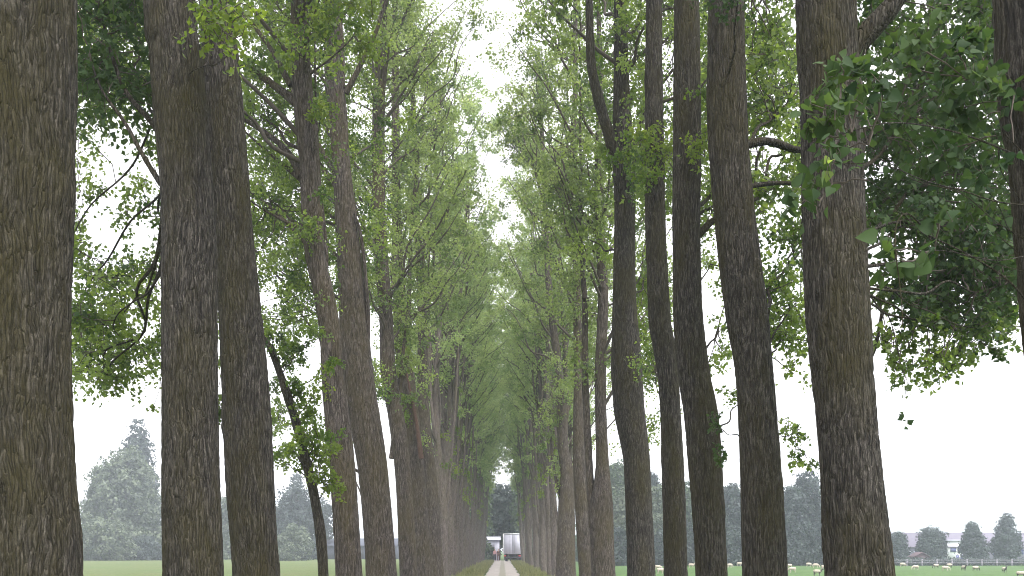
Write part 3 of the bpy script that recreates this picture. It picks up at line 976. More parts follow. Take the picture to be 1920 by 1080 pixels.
protos = []
FARL = {-1: 'slim hazy poplar far down the left row, where the trunks merge', 1: 'slim hazy poplar far down the right row, where the trunks merge'}
specs = []
yy = 47.0
while yy < 133:
    specs.append((-1, yy)); yy += 3.55 * rng.uniform(.93, 1.07)
yy = 50.5
while yy < 131:
    specs.append((1, yy)); yy += 3.55 * rng.uniform(.93, 1.07)
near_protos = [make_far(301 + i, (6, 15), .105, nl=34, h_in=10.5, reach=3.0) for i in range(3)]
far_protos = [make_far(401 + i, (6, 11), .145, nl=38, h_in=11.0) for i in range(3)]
near_roots, far_roots = [], []
cnt = {-1: 0, 1: 0}
NEARLBL = {(-1, 0): 'poplar standing first behind the curved leader one in the left row', (1, 0): 'poplar standing first behind the low forked one in the right row'}
pool = {}
for s, y in sorted(specs, key=lambda q: q[1]):
    far = y > 82
    k_ = int(rng.integers(0, 3))
    key = (far, k_)
    if key not in pool:
        T = (far_protos if far else near_protos)[k_]
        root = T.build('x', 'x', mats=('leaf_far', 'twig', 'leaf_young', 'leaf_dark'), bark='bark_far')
        pool[key] = root
    else:
        root = copy_tree(pool[key])
    i = cnt[s]; cnt[s] += 1
    xx = s * (3.0 - 0.25 * max(0, (y - 70) / 60)) + rng.normal() * .12
    root.location = (xx, y, 0)
    root.rotation_euler = (0, 0, (0 if s > 0 else math.pi) + rng.normal() * .22)
    sc_ = rng.uniform(.9, 1.06)
    root.scale = (sc_, sc_, sc_ * rng.uniform(.94, 1.05))
    if (s, i) in NEARLBL:
        tag(root, NEARLBL[(s, i)], 'tree', GL if s < 0 else GR)
    else:
        tag(root, FARL[s], 'tree', 'far poplars of the left row' if s < 0 else 'far poplars of the right row')

# ================================================================== BACKGROUND TREES AND BUSHES
def bg_tree(name, label, group, x, y, zb, h, w, lobes, ncards, size, lm, trunk_h=.15, seed=1, conic=0.0, cat='tree'):
    """crown of overlapping lobes [(dx, dz, rx, rz)] in fractions of w and h, filled with leaf clumps"""
    rg = np.random.default_rng(seed)
    root = empty(name, (x, y, zb))
    tag(root, label, cat, group)
    mt = MB()
    th = h * .8 if trunk_h > 0 else h * .3
    r0 = max(.06, h * .018)
    P = catmull([(0, 0, -.2), (rg.normal() * .1, 0, th * .3), (rg.normal() * .2, rg.normal() * .2, th * .7), (rg.normal() * .3, 0, th)], 4)
    tube(mt, P, np.linspace(r0, r0 * .15, len(P)), 10, 0)
    mc = MB()
    area = sum(rx * rz for _, _, rx, rz in lobes)
    for dx, dz, rx, rz in lobes:
        n = int(ncards * rx * rz / area)
        ncl = max(6, int(n * 1.9) // 22)
        c0 = np.array([dx * w, rg.normal() * .05 * w, dz * h])
        d = unit(rg.normal(size=(ncl, 3)))
        rad = rg.random(ncl) ** .3
        # uneven outline: lumps by direction
        lump = 1 + .22 * np.sin(d[:, 0] * 7 + seed) * np.cos(d[:, 2] * 6 + seed * 2) + rg.normal(size=ncl) * .13
        cc = c0 + d * (rad * lump)[:, None] * np.array([rx * w, rx * w * .9, rz * h])
        cc = cc[cc[:, 2] > size]
        for c in cc:
            m_ = 26
            cr = size * rg.uniform(2.0, 4.6)
            dv = unit(rg.normal(size=(m_, 3)) + np.array([0, 0, .35]) + .5 * unit(c - c0))
            pos = c + dv * cr * rg.uniform(.55, 1.1, (m_, 1)) * np.array([1, 1, .75])
            kp = pos[:, 2] > 0
            pos, dv = pos[kp], dv[kp]
            add_leaves(mc, pos, size * rg.uniform(.8, 1.7, len(pos)), 0, rg=rg, hang=.2, nrm=dv, tone=rg.random())
            if rg.random() < .22:
                j = int(rg.integers(len(P) // 3, len(P)))
                tube(mt, limb_curve(P[j], c, .2, .08, 5, rg), np.linspace(r0 * .25, .02, 5), 4, 0)
    mt.obj('trunk', ['bark_far'], root, smooth=True)
    mc.obj('crown', [lm], root)
    return root


def spot(px, Y):
    x = (px - VX) / F * Y
    return x, Y, float(ground_z(np.array(x), np.array(Y)))


def px_tree(name, label, group, px, pyt, wpx, Y, lobes, ncards, size, lm, seed, cat='tree', trunk_h=.15):
    x, y, zb = spot(px, Y)
    h = EYE + (HY - pyt) / F * Y - zb
    return bg_tree(name, label, group, x, y, zb, h, wpx / F * Y, lobes, ncards, size, lm, trunk_h, seed, cat=cat)


ROUND = [(0, .55, .42, .42), (-.22, .42, .28, .3), (.22, .42, .28, .3), (.05, .78, .25, .22), (0, .25, .4, .24)]
TALL = [(0, .5, .4, .45), (0, .78, .22, .22), (-.2, .35, .25, .3), (.2, .35, .27, .3), (0, .15, .42, .15)]
CONE = [(0, .3, .46, .22), (0, .5, .36, .22), (0, .68, .24, .2), (0, .86, .1, .14), (-.2, .4, .22, .16), (.2, .42, .22, .16)]
BUSH = [(0, .42, .4, .5), (-.28, .3, .25, .32), (.28, .32, .25, .34), (0, .15, .5, .2)]
DOME = [(0, .5, .5, .5), (-.2, .35, .33, .36), (.2, .35, .33, .36)]
GB = 'trees beyond the left field'
YL = 205
px_tree('spruce_tree', 'dark pointed tree rising behind the big pale willow on the left', GB, 258, 800, 66, YL + 14, TALL, 9000, .5, 'leaf_blue', 31)
px_tree('willow_tree', 'big pale grey green willow across the left field', GB, 226, 845, 150, YL,
        [(.02, .52, .36, .42), (-.22, .42, .26, .32), (.25, .42, .24, .34), (.1, .8, .2, .2), (-.08, .7, .24, .22), (-.36, .3, .14, .26), (.38, .25, .14, .26), (0, .16, .5, .18)], 16000, .42, 'leaf_pale', 32)
px_tree('bush', 'pale round bush at the foot of the big willow', 'bushes beyond the left field', 196, 962, 105, YL - 12, BUSH, 5500, .34, 'leaf_pale', 33, 'bush', 0)
px_tree('bush', 'dark low bush right of the pale round bush', 'bushes beyond the left field', 268, 1005, 70, YL - 8, BUSH, 3000, .34, 'leaf_blue', 34, 'bush', 0)
px_tree('bush', 'bush by the left trunk edge, beside the pale round bush', 'bushes beyond the left field', 150, 985, 40, YL - 4, BUSH, 2500, .34, 'leaf_bush', 42, 'bush', 0)
px_tree('broadleaf_tree', 'slight tree in the gap between the overlapping pair', GB, 424, 935, 34, YL + 10, TALL, 3000, .42, 'leaf_pale', 35)
px_tree('spruce_tree', 'small dark pointed treetop behind the dome shaped tree', GB, 556, 893, 40, YL + 25, CONE, 2500, .45, 'leaf_blue', 36)
px_tree('broadleaf_tree', 'dome shaped grey green tree right of the overlapping pair', GB, 556, 910, 92, YL + 5, DOME, 7500, .42, 'leaf_blue', 37)
px_tree('bush', 'pale bush in front of the dome shaped tree', 'bushes beyond the left field', 550, 975, 66, YL - 14, BUSH, 3500, .34, 'leaf_pale', 38, 'bush', 0)
px_tree('broadleaf_tree', 'thin open tree right of the dome shaped tree', GB, 612, 935, 40, YL + 18, [(0, .7, .4, .2), (.1, .45, .3, .12), (-.1, .5, .2, .12)], 700, .4, 'leaf_blue', 39)

GW = 'trees of the wood beyond the sheep'
YR = 146
wood = [  # px, top, width, depth offset, lobes, material, label
    (1160, 862, 60, 12, [(0, .8, .4, .16), (-.1, .55, .3, .2), (.1, .35, .4, .3)], 'leaf_bush', 'open topped dark tree at the left end of the wood'),
    (1180, 921, 96, 0, ROUND, 'leaf_pale', 'yellowish round tree in the gap left of the double trunk'),
    (1232, 915, 62, 3, ROUND, 'leaf_pale', 'pale green tree behind the gap right of the double trunk'),
    (1224, 893, 34, 14, TALL, 'leaf_blue', 'dark narrow treetop peeping over the pale green tree'),
    (1292, 912, 74, 6, TALL, 'leaf_bush', 'tall tree in the slit between the crooked and the bowed trunk'),
    (1340, 925, 80, 9, ROUND, 'leaf_blue', 'dark tree hidden mostly by the bowed trunk'),
    (1372, 914, 66, 4, TALL, 'leaf_blue', 'bluish tree in the gap left of the curved trunk'),
    (1432, 905, 84, 8, ROUND, 'leaf_blue', 'bluish tree standing behind the curved trunk'),
    (1484, 912, 58, 3, TALL, 'leaf_blue', 'bluish tree just right of the curved trunk'),
    (1513, 892, 74, 5, ROUND, 'leaf_blue', 'tallest bluish tree of the wood, left of the thickest right trunk'),
    (1575, 915, 92, 7, ROUND, 'leaf_bush', 'tree at the right end of the wood, behind the thickest trunk'),
]
for i, (px, pt, w_, dy, lb, mt_, lab) in enumerate(wood):
    px_tree('broadleaf_tree', lab, GW, px, pt, w_, YR + dy, lb, 6500, .32, mt_, 50 + i)
hed = [(1172, 985, 80), (1245, 990, 70), (1300, 975, 60), (1372, 990, 66), (1440, 985, 80), (1508, 978, 90), (1580, 985, 80)]
hlab = ['dark undergrowth below the yellowish round tree', 'dark undergrowth below the pale green tree', 'dark undergrowth in the slit left of the bowed trunk', 'dark undergrowth in the gap left of the curved trunk',
        'dark undergrowth behind the curved trunk', 'dark undergrowth below the tallest bluish tree', 'dark undergrowth behind the thickest right trunk']
for i, (px, pt, w_) in enumerate(hed):
    px_tree('bush', hlab[i], 'bushes along the wood', px, pt, w_, YR - 3 + i % 3, BUSH, 3600, .28, 'leaf_blue', 80 + i, 'bush', 0)
GS = 'small trees in front of the pale building'
YS = 165
for i, (px, pt, w_, lb, lab) in enumerate([(1684, 1001, 36, TALL, 'leftmost small tree in front of the pale building, beside the thickest trunk'),
                                           (1746, 993, 56, ROUND, 'round topped small tree beside the reddish hut'),
                                           (1824, 982, 52, CONE, 'pointed small tree right of the blue windows'),
                                           (1886, 967, 58, CONE, 'tallest pointed small tree at the right edge')]):
    px_tree('garden_tree', lab, GS, px, pt, w_ * .84, YS, lb, 4200, .27, 'leaf_blue', 95 + i)

# dark tree closing the end of the lane
px_tree('broadleaf_tree', 'dark dense tree above the white lorry at the end of the lane', 'trees at the lane end', 936, 905, 84, 158,
        [(0, .62, .45, .32), (-.25, .5, .3, .3), (.28, .5, .3, .3), (.0, .42, .4, .2)], 9000, .32, 'leaf_blue', 111)
px_tree('broadleaf_tree', 'green tree left of the opening at the end of the lane', 'trees at the lane end', 880, 840, 74, 150, TALL, 9000, .34, 'leaf_bush', 112)
px_tree('broadleaf_tree', 'green tree right of the opening at the end of the lane', 'trees at the lane end', 1000, 850, 76, 150, TALL, 9000, .34, 'leaf_bush', 113)
for i, (px, lab) in enumerate(((898, 'low bush left of the shed at the lane end'), (984, 'low bush right of the white lorry'))):
    px_tree('bush', lab, 'bushes at the lane end', px, 1012, 40, 138, BUSH, 2500, .25, 'leaf_bush', 120 + i, 'bush', 0)

# ================================================================== END OF THE LANE: lorry, shed, two people
M['white'] = plain('white_lorry_paint', (0.48, 0.47, 0.56), .45, .06, 3)
M['white2'] = plain('highlight_white_paint', (0.75, 0.75, 0.77), .4, .04, 3)  # whiter corner trim: the lorry's edge highlight is painted in
M['dark'] = plain('dark_rubber', (0.03, 0.03, 0.035), .7, .3, 8)
M['steel'] = plain('grey_steel', (0.25, 0.25, 0.28), .5, .2, 8)
M['red'] = plain('red_tail_lamp', (0.45, 0.03, 0.03), .3, .1, 8)
M['glass'] = plain('dark_window_glass', (0.05, 0.06, 0.09), .1, .2, 3, spec=.8)
M['shed'] = plain('pale_metal_cladding', (0.45, 0.45, 0.53), .6, .12, 2)


def lorry(x, y):
    root = empty('box_lorry', (x, y, 0.02), math.radians(-7))
    tag(root, 'white box lorry parked at the far end of the lane', 'lorry')
    b = MB(); box(b, -1.22, 1.22, 0, 6.2, 1.0, 3.75)
    bx = b.obj('cargo_box', ['white'], root)
    for s in (-1, 1):
        d = MB(); box(d, (-1.17 if s < 0 else .02), (-.02 if s < 0 else 1.17), -.05, -.003, 1.05, 3.62)
        for zz in (1.5, 2.3, 3.1):
            box(d, s * 1.12 - .05, s * 1.12 + .05, -.09, -.05, zz, zz + .1)
        do = d.obj('rear_door', ['white'], root)
        r_ = MB(); tube(r_, [(s * .3, -.1, 1.1), (s * .3, -.1, 3.55)], [.02, .02], 8, 0, True)
        r_.obj('lock_rod', ['steel'], do)
    c = MB()
    for s in (-1, 1):
        box(c, s * 1.225 - .06, s * 1.225 + .06, -.06, 0.12, .98, 3.8)
    box(c, -1.16, 1.16, -.06, .12, 3.7, 3.83)
    c.obj('corner_trim', ['white2'], root)
    f = MB(); box(f, -.45, .45, .1, 8.0, .72, .98); f.obj('chassis', ['dark'], root)
    bu = MB(); box(bu, -1.15, 1.15, -.12, .0, .42, .62); bu.obj('bumper', ['dark'], root)
    for s in (-1, 1):
        l_ = MB(); box(l_, s * 1.0 - .14, s * 1.0 + .14, -.1, -.02, .68, .84); l_.obj('tail_lamp', ['red'], root)
    cab = MB()
    pr = [(6.4, .7), (8.3, .7), (8.3, 1.7), (8.0, 2.7), (6.4, 2.8)]
    n_ = len(pr)
    V = [(s * 1.1, a, z) for s in (-1, 1) for a, z in pr]
    cab.add(V, [(i, (i + 1) % n_, n_ + (i + 1) % n_, n_ + i) for i in range(n_)])
    cab.add(V, t=[(0, i + 1, i) for i in range(1, n_ - 1)] + [(n_, n_ + i, n_ + i + 1) for i in range(1, n_ - 1)])
    cb = cab.obj('cab', ['white'], root)
    w = MB(); box(w, -1.115, 1.115, 6.9, 7.8, 1.75, 2.4); w.obj('side_window', ['glass'], cb)
    for yy_ in (1.5, 7.3):
        for s in (-1, 1):
            wh = MB(); cyl(wh, (s * .98, yy_, .48), (1, 0, 0), .48, .3, 24)
            wo_ = wh.obj('wheel', ['dark'], root)
            rm = MB(); cyl(rm, (s * 1.135, yy_, .48), (1, 0, 0), .24, .03, 16); rm.obj('rim', ['steel'], wo_)
            mg = MB(); box(mg, s * .98 - .17, s * .98 + .17, yy_ - .62, yy_ + .62, .97, .995); mg.obj('mudguard', ['dark'], root)
    mf = MB()
    for s in (-1, 1):
        box(mf, s * .98 - .2, s * .98 + .2, .55, .57, .22, .9)
    mf.obj('mud_flap', ['dark'], root)
    return root


lorry(1.35, 134.5)

root = empty('metal_shed', (-1.7, 143, 0.02))
tag(root, 'pale ribbed metal shed with a dark doorway left of the lorry', 'shed')
w = MB()
box(w, -2.6, -.25, 0, 5, 0, 3.0); box(w, .55, 1.25, 0, 5, 0, 3.0); box(w, -.25, .55, 0, 5, 1.95, 3.0)
for i in range(16):
    xx = -2.55 + i * .25
    if xx < 1.2:
        box(w, xx, xx + .07, -.05, -.003, (2.0 if -.3 < xx < .55 else .02), 2.98)
w.obj('wall', ['shed'], root)
rf = MB()
rf.add([(-2.8, -.3, 2.98), (1.45, -.3, 2.98), (1.45, 5.3, 3.5), (-2.8, 5.3, 3.5), (-2.8, -.3, 3.08), (1.45, -.3, 3.08), (1.45, 5.3, 3.6), (-2.8, 5.3, 3.6)],
       [(0, 3, 2, 1), (4, 5, 6, 7), (0, 1, 5, 4), (1, 2, 6, 5), (2, 3, 7, 6), (3, 0, 4, 7)])
rf.obj('roof', ['shed'], root)
dr = MB(); box(dr, -.25, .55, .4, .45, 0, 1.95); dr.obj('door', ['dark'], root)


def skin_obj(name, verts, edges, radii, mat, parent=None, loc=(0, 0, 0), rz=0, levels=1):
    me = bpy.data.meshes.new(name)
    me.from_pydata(verts, edges, [])
    o = bpy.data.objects.new(name, me)
    COL.objects.link(o)
    md = o.modifiers.new('skin', 'SKIN')
    for i, r in enumerate(radii):
        sv = me.skin_vertices[0].data[i] if me.skin_vertices else None
        if sv: sv.radius = (r, r) if not isinstance(r, tuple) else r
    md.use_smooth_shade = True
    s = o.modifiers.new('sub', 'SUBSURF'); s.levels = levels; s.render_levels = levels
    me.materials.append(mat)
    if parent is not None: o.parent = parent
    else:
        o.location = loc; o.rotation_euler = (0, 0, rz)
    return o


def ensure_skin(me):
    if not me.skin_vertices:
        bm = bmesh.new(); bm.from_mesh(me)
        bm.verts.layers.skin.verify()
        bm.to_mesh(me); bm.free()


def skin(name, verts, edges, radii, mat, parent=None, loc=(0, 0, 0), rz=0, root_i=0, levels=1):
    me = bpy.data.meshes.new(name)
    bm = bmesh.new()
    lay = bm.verts.layers.skin.verify()
    vs = [bm.verts.new(v) for v in verts]
    for v, r in zip(vs, radii):
        v[lay].radius = r if isinstance(r, tuple) else (r, r)
    vs[root_i][lay].use_root = True
    for a, b in edges:
        bm.edges.new((vs[a], vs[b]))
    bm.to_mesh(me); bm.free()
    me.materials.append(mat)
    o = bpy.data.objects.new(name, me)
    COL.objects.link(o)
    md = o.modifiers.new('skin', 'SKIN'); md.use_smooth_shade = True
    s = o.modifiers.new('sub', 'SUBSURF'); s.levels = levels; s.render_levels = levels
    if parent is not None: o.parent = parent
    else:
        o.location = loc; o.rotation_euler = (0, 0, rz)
    return o


M['skin'] = plain('skin', (0.5, 0.3, 0.22), .6, .05)
M['pink'] = plain('pink_cloth', (0.55, 0.3, 0.32), .85, .1)
M['navy'] = plain('dark_cloth', (0.04, 0.035, 0.045), .9, .2)
M['brown'] = plain('brown_cloth', (0.16, 0.08, 0.06), .9, .2)
M['hair'] = plain('dark_hair', (0.04, 0.025, 0.02), .8, .2)


def person(x, y, top, bottom, label, rz):
    root = empty('person', (x, y, 0.025), rz)
    tag(root, label, 'person')
    V = [(0, 0, .95), (0, 0, 1.15), (0, 0, 1.38), (0, 0, 1.47), (0, 0, 1.56), (0, .005, 1.66),
         (.1, 0, .9), (.11, .01, .5), (.12, -.02, .09), (.12, .1, .04), (-.1, 0, .9), (-.12, .03, .5), (-.13, -.02, .09), (-.13, .1, .04),
         (.17, 0, 1.38), (.22, .02, 1.12), (.2, .12, .9), (.19, .17, .82), (-.17, 0, 1.38), (-.23, .0, 1.12), (-.22, .08, .88), (-.21, .12, .8)]
    E = [(0, 1), (1, 2), (2, 3), (3, 4), (4, 5), (0, 6), (6, 7), (7, 8), (8, 9), (0, 10), (10, 11), (11, 12), (12, 13),
         (2, 14), (14, 15), (15, 16), (16, 17), (2, 18), (18, 19), (19, 20), (20, 21)]
    R = [(.15, .1), (.14, .09), (.16, .1), .055, (.07, .085), (.065, .08), .085, .06, .04, .035, .085, .06, .04, .035, .055, .042, .03, .022, .055, .042, .03, .022]
    skin('body', V, E, R, M['skin'], root)
    g = lambda idx, f: [tuple(np.array(R[i]) * f) if isinstance(R[i], tuple) else R[i] * f for i in idx]
    t = [0, 1, 2, 14, 15, 16, 18, 19, 20]
    mp_ = {a: b for b, a in enumerate(t)}
    skin('jacket', [V[i] for i in t], [(mp_[a], mp_[b]) for a, b in E if a in mp_ and b in mp_], g(t, 1.18), M[top], root)
    t2 = [0, 6, 7, 8, 10, 11, 12]
    mp2_ = {a: b for b, a in enumerate(t2)}
    skin('trousers', [V[i] for i in t2], [(mp2_[a], mp2_[b]) for a, b in E if a in mp2_ and b in mp2_], g(t2, 1.22), M[bottom], root)
    skin('hair', [(0, -.02, 1.66), (0, -.05, 1.71)], [(0, 1)], [.09, .08], M['hair'], root)
    return root


person(-1.05, 136.5, 'pink', 'navy', 'small far person in a pink top and dark trousers at the lane end', math.radians(160))
person(-.55, 137.6, 'brown', 'brown', 'small far person dressed in brown beside the white lorry', math.radians(200))

# ================================================================== LEFT BARN, RIGHT BUILDING, HUT, FENCE
M['barn'] = plain('dark_barn_boards', (0.055, 0.06, 0.085), .8, .25, 3)
M['barnroof'] = plain('dark_barn_roof', (0.07, 0.075, 0.1), .8, .2, 2)
bx0, _, bz = spot(560, 222)
bx1 = spot(742, 222)[0]
root = empty('barn', ((bx0 + bx1) / 2, 222, bz))
tag(root, 'long low dark barn beyond the left field, seen between the trunks', 'barn')
hw = (bx1 - bx0) / 2
w = MB(); box(w, -hw, hw, 0, 9, 0, 3.0)
for i in range(40):
    xx = -hw + .3 + i * (2 * hw / 40); box(w, xx, xx + .06, -.04, -.003, 0, 3.0)
w.obj('wall', ['barn'], root)
r_ = MB()
r_.add([(-hw - .4, -.5, 2.95), (hw + .4, -.5, 2.95), (hw + .4, 4.5, 4.6), (-hw - .4, 4.5, 4.6), (hw + .4, 9.5, 2.95), (-hw - .4, 9.5, 2.95),
        (-hw - .4, -.5, 3.1), (hw + .4, -.5, 3.1), (hw + .4, 4.5, 4.75), (-hw - .4, 4.5, 4.75), (hw + .4, 9.5, 3.1), (-hw - .4, 9.5, 3.1)],
       [(6, 7, 8, 9), (9, 8, 10, 11), (0, 3, 2, 1), (3, 5, 4, 2), (0, 1, 7, 6), (5, 11, 10, 4), (0, 6, 9, 3), (3, 9, 11, 5), (1, 2, 8, 7), (2, 4, 10, 8)])
r_.obj('roof', ['barnroof'], root)
for i in range(4):
    d = MB(); xx = -hw + hw * .35 + i * hw * .42
    box(d, xx, xx + 1.6, -.1, -.045, 0, 2.4); d.obj('door', ['dark'], root)

M['pale'] = plain('pale_render', (0.17, 0.16, 0.21), .8, .06, 1)
M['paleroof'] = plain('pale_tiled_roof', (0.15, 0.135, 0.175), .8, .08, 1)
M['frame'] = plain('white_window_frame', (0.82, 0.82, 0.85), .5, .03)
M['bluewin'] = plain('blue_window_glass', (0.05, 0.06, 0.2), .15, .1, 2, spec=.7)
M['hut'] = plain('reddish_hut_boards', (0.09, 0.055, 0.065), .8, .2, 3)
M['fence'] = plain('pale_fence_wood', (0.3, 0.27, 0.32), .85, .15, 6)
YB = 195
x0, x1 = spot(1655, YB)[0], spot(1985, YB)[0]
zb = -0.7
root = empty('pale_building', ((x0 + x1) / 2, YB, zb))
tag(root, 'long pale lilac building with blue windows beyond the sheep field', 'building')
hw = (x1 - x0) / 2


def bxp(px): return (px - VX) / F * YB - (x0 + x1) / 2
def bzp(py): return EYE + (HY - py) / F * YB - zb


w = MB(); box(w, -hw, hw, 0, 14, 0, bzp(1026)); w.obj('wall', ['pale'], root)
e0, e1 = bzp(1026), bzp(999)
r_ = MB()
r_.add([(-hw - .3, -.6, e0 - .1), (hw + .3, -.6, e0 - .1), (hw + .3, 7, e1), (-hw - .3, 7, e1), (hw + .3, 14.6, e0 - .1), (-hw - .3, 14.6, e0 - .1),
        (-hw - .3, -.6, e0 + .08), (hw + .3, -.6, e0 + .08), (hw + .3, 7, e1 + .18), (-hw - .3, 7, e1 + .18), (hw + .3, 14.6, e0 + .08), (-hw - .3, 14.6, e0 + .08)],
       [(6, 7, 8, 9), (9, 8, 10, 11), (0, 3, 2, 1), (3, 5, 4, 2), (0, 1, 7, 6), (5, 11, 10, 4), (0, 6, 9, 3), (3, 9, 11, 5), (1, 2, 8, 7), (2, 4, 10, 8)])
rfo = r_.obj('roof', ['paleroof'], root)
dm = MB(); box(dm, bxp(1776), bxp(1806), -.35, 3, bzp(1054), bzp(1015)); dm.obj('porch', ['frame'], root)
pr_ = MB(); box(pr_, bxp(1773), bxp(1809), -.7, 3.2, bzp(1014.9), bzp(1012)); pr_.obj('porch_roof', ['shed'], root)
for (a, b_, c, d) in ((1780, 1791, 1027, 1035), (1794, 1803, 1027, 1035), (1791, 1796, 1040, 1053), (1799, 1803, 1040, 1053), (1766, 1774, 1032, 1036), (1766, 1774, 1041, 1046),
                      (1845, 1852, 1033, 1042), (1862, 1869, 1033, 1042), (1912, 1919, 1030, 1040), (1700, 1707, 1034, 1043), (1714, 1720, 1034, 1040)):
    yo = -.35 if 1776 < (a + b_) / 2 < 1806 else 0
    fr = MB(); box(fr, bxp(a) - .08, bxp(b_) + .08, yo - .07, yo - .003, bzp(d) - .08, bzp(c) + .08)
    fo = fr.obj('window', ['frame'], root)
    gl = MB(); box(gl, bxp(a), bxp(b_), yo - .12, yo - .073, bzp(d), bzp(c)); gl.obj('pane', ['bluewin'], fo)

xh = spot(1729, 150)
root = empty('garden_hut', (xh[0], 150, -.7))
tag(root, 'small reddish brown hut beside the round topped small tree', 'hut')
w = MB(); box(w, -1.1, 1.1, 0, 2.4, 0, 1.25)
for i in range(12): box(w, -1.08 + i * .19, -1.05 + i * .19, -.03, -.003, 0, 1.25)
w.add([(-1.1, 0, 1.25), (1.1, 0, 1.25), (0, 0, 1.85), (-1.1, 2.4, 1.25), (1.1, 2.4, 1.25), (0, 2.4, 1.85)], t=[(0, 1, 2), (3, 5, 4)])
w.obj('wall', ['hut'], root)
r_ = MB()
r_.add([(-1.3, -.2, 1.16), (0, -.2, 1.87), (0, 2.6, 1.87), (-1.3, 2.6, 1.16), (1.3, -.2, 1.16), (1.3, 2.6, 1.16), (-1.3, -.2, 1.24), (0, -.2, 1.95), (0, 2.6, 1.95), (-1.3, 2.6, 1.24), (1.3, -.2, 1.24), (1.3, 2.6, 1.24)],
       [(6, 7, 8, 9), (7, 10, 11, 8), (0, 3, 2, 1), (1, 2, 5, 4), (0, 1, 7, 6), (1, 4, 10, 7), (3, 9, 8, 2), (2, 8, 11, 5), (0, 6, 9, 3), (4, 5, 11, 10)])
r_.obj('roof', ['hut'], root)
d = MB(); box(d, -.9, -.15, -.08, -.035, 0, 1.15); d.obj('door', ['dark'], root)

root = empty('field_fence', (spot(1560, 141)[0], 141, -.7))
tag(root, 'pale post and rail fence behind the sheep', 'fence')
ln = (2010 - 1560) / F * 141
for i in range(17):
    p = MB(); xx = i * ln / 16; box(p, xx - .06, xx + .06, -.06, .06, -.2, .95); p.obj('post', ['fence'], root)
for zz in (.4, .8):
    p = MB(); box(p, -.1, ln + .1, -.1, -.063, zz, zz + .07); p.obj('rail', ['fence'], root)
# low dark hedge behind the fence, in lengths
for i, (a, b_) in enumerate(((1655, 1745), (1745, 1835), (1835, 1935))):
    px_tree('hedge', ['low dark hedge below the leftmost small tree', 'low dark hedge between the hut and the blue windows', 'low dark hedge below the tallest small tree'][i], 'hedges behind the fence',
            (a + b_) / 2, 1050, (b_ - a) * 1.05, 146, [(-.3, .45, .25, .5), (0, .45, .28, .5), (.3, .45, .25, .5)], 2200, .18, 'leaf_blue', 130 + i, 'hedge', 0)

# far hedgerows so the fields end in something
for i, (px, pt, w_, Y, lab) in enumerate(((330, 1012, 420, 232, 'far hedgerow behind the willow'), (60, 1005, 300, 240, 'far hedgerow at the left edge'), (700, 1022, 260, 245, 'far hedgerow behind the dark barn'),
                                        (860, 1000, 130, 175, 'hedge left of the lane end'), (1050, 1000, 170, 170, 'hedge right of the lane end'))):
    px_tree('hedgerow', lab, 'far hedgerows', px, pt, w_, Y, [(-.4, .45, .16, .5), (-.2, .45, .16, .55), (0, .45, .16, .5), (.2, .5, .16, .5), (.4, .45, .16, .5)], 5000, .4, 'leaf_bush', 140 + i, 'hedge', 0)

# ================================================================== SHEEP
M['wool'] = plain('cream_wool', (0.42, 0.37, 0.3), .95, .12, 14, bump=.6)
M['face'] = plain('pale_sheep_face', (0.5, 0.42, 0.36), .8, .1)
M['darkface'] = plain('dark_sheep_face', (0.06, 0.05, 0.045), .8, .2)


def make_sheep(graze, face, label):
    root = empty('sheep', (0, 0, 0))
    tag(root, label, 'sheep', 'sheep grazing in the right field')
    # faces -y
    hd = [(0, -.62, .62), (0, -.74, .42), (0, -.78, .24), (0, -.8, .12)] if graze else [(0, -.6, .78), (0, -.7, .95), (0, -.8, .97), (0, -.92, .9)]
    V = [(0, 0, .6), (0, .28, .62), (0, .48, .6), (0, -.25, .62), (0, -.45, .64)] + hd
    E = [(0, 1), (1, 2), (0, 3), (3, 4), (4, 5), (5, 6), (6, 7), (7, 8)]
    R = [(.25, .24), (.25, .24), (.15, .16), (.23, .22), (.15, .16), .1, .085, .07, .045]
    for s in (-1, 1):
        b = len(V)
        V += [(s * .13, .36, .5), (s * .14, .32, .32), (s * .14, .4, .2), (s * .14, .37, .03)]
        E += [(2, b), (b, b + 1), (b + 1, b + 2), (b + 2, b + 3)]; R += [.09, .06, .03, .03]
        b = len(V)
        V += [(s * .12, -.34, .48), (s * .12, -.33, .28), (s * .12, -.35, .16), (s * .12, -.34, .03)]
        E += [(4, b), (b, b + 1), (b + 1, b + 2), (b + 2, b + 3)]; R += [.07, .045, .028, .028]
    body = skin('body', V, E, R, M[face], root, levels=2)
    W = [(0, .54, .62), (0, .4, .64), (0, .1, .63), (0, -.2, .64), (0, -.42, .66), (0, -.56, .66 if graze else .76)]
    skin('fleece', W, [(i, i + 1) for i in range(5)], [(.13, .14), (.27, .25), (.3, .28), (.28, .27), (.22, .22), (.12, .13)], M['wool'], root, levels=2)
    h = np.array(hd[1])
    for s in (-1, 1):
        e = MB(); b0 = h + np.array([s * .06, .02, .05]); e1_ = b0 + np.array([s * .13, .02, -.02])
        tube(e, [b0, (b0 + e1_) / 2 + np.array([0, 0, .02]), e1_], [.02, .035, .008], 6, 0, True)
        e.obj('ear', [face], root)
    return root


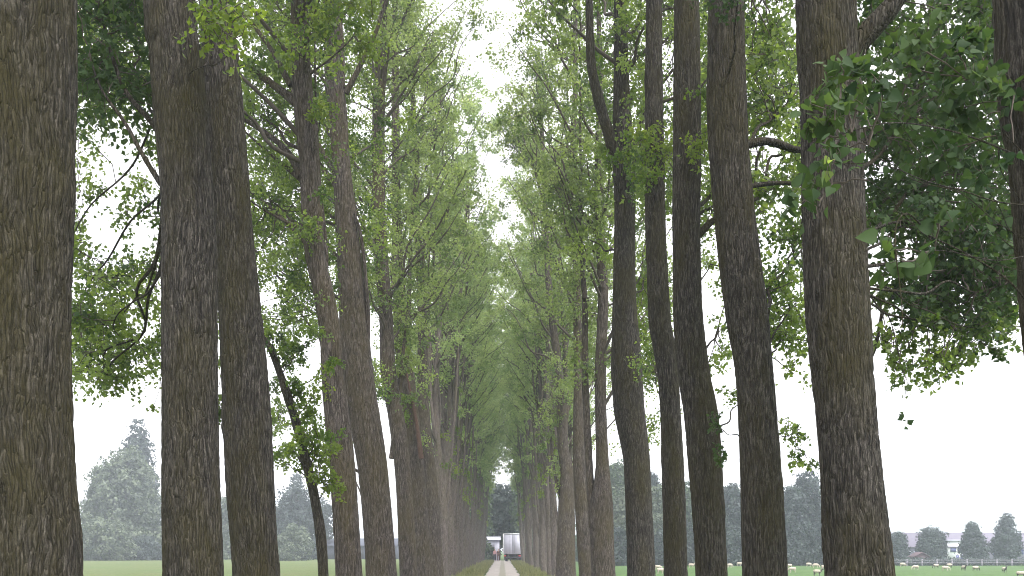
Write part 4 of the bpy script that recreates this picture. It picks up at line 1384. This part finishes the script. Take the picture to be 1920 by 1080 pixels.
s1 = make_sheep(True, 'face', 'x'); s2 = make_sheep(True, 'darkface', 'x'); s3 = make_sheep(False, 'face', 'x'); s4 = make_sheep(False, 'darkface', 'x')
SH = [  # px, foot py, proto, heading deg (0 = facing camera), label
    (1233, 1069, 0, 80, 'cream sheep in the narrow gap right of the double trunk, the upper one'),
    (1238, 1076, 0, 100, 'cream sheep in the narrow gap right of the double trunk, the lower one'),
    (1296, 1065, 2, 70, 'pale sheep in the slit between the crooked and bowed trunks'),
    (1368, 1065, 0, 110, 'sheep half hidden by the bowed trunk, right of it'),
    (1386, 1062, 2, 60, 'small pale sheep in the gap left of the curved trunk'),
    (1480, 1066, 0, -80, 'sheep peeping out right of the curved trunk'),
    (1486, 1074, 0, -100, 'sheep lowest beside the curved trunk on its right'),
    (1516, 1063, 0, 90, 'small sheep below the tallest bluish tree, the left one'),
    (1529, 1065, 0, 85, 'sheep below the tallest bluish tree, the middle one'),
    (1545, 1069, 0, 95, 'sheep tucked against the left side of the thickest trunk'),
    (1532, 1080, 3, 60, 'dark faced sheep at the bottom edge left of the thickest trunk'),
    (1692, 1063, 0, 90, 'sheep resting by the hedge nearest right of the thickest trunk'),
    (1717, 1069, 0, -85, 'low cream sheep in front of the reddish hut'),
    (1755, 1066, 1, -75, 'dark faced sheep below the round topped small tree'),
    (1772, 1071, 0, 75, 'cream sheep lowest below the blue windows'),
    (1780, 1065, 1, -95, 'dark faced grazing sheep just under the blue windows'),
    (1807, 1070, 3, 10, 'sheep facing the camera between blue windows and pointed tree'),
    (1829, 1071, 1, 100, 'largest looking cream sheep below the pointed small tree'),
    (1883, 1074, 3, 0, 'sheep facing the camera below the tallest small tree, with dark legs'),
    (1914, 1084, 1, 60, 'sheep cut by the bottom right corner of the photo'),
]
usedp = set()
pr_s = [s1, s2, s3, s4]
for px, py, p, hdg, lab in SH:
    d_ = (EYE + .7) * F / (py - HY)
    if p not in usedp:
        o = pr_s[p]; usedp.add(p)
    else:
        o = copy_tree(pr_s[p])
    x, y, zb_ = spot(px, d_)
    o.location = (x, y, zb_ - .01)
    o.rotation_euler = (0, 0, math.radians(hdg))
    o['label'] = lab
    o.scale = (.64, .64, .66)

# ================================================================== HAZE
m, t, o = nt('haze_air')
pv = N(t, 'VolumePrincipled')
pv.inputs['Color'].default_value = (0.82, 0.88, 1.0, 1)
pv.inputs['Density'].default_value = 0.0010
pv.inputs['Anisotropy'].default_value = 0.3
t.links.new(pv.outputs[0], o.inputs['Volume'])
mb = MB(); box(mb, -1505, 1505, -65, 1505, -2.2, 34)
hz = mb.obj('haze', [m])
tag(hz, 'thin pale summer haze hanging over the fields and the lane', 'haze', kind='stuff')
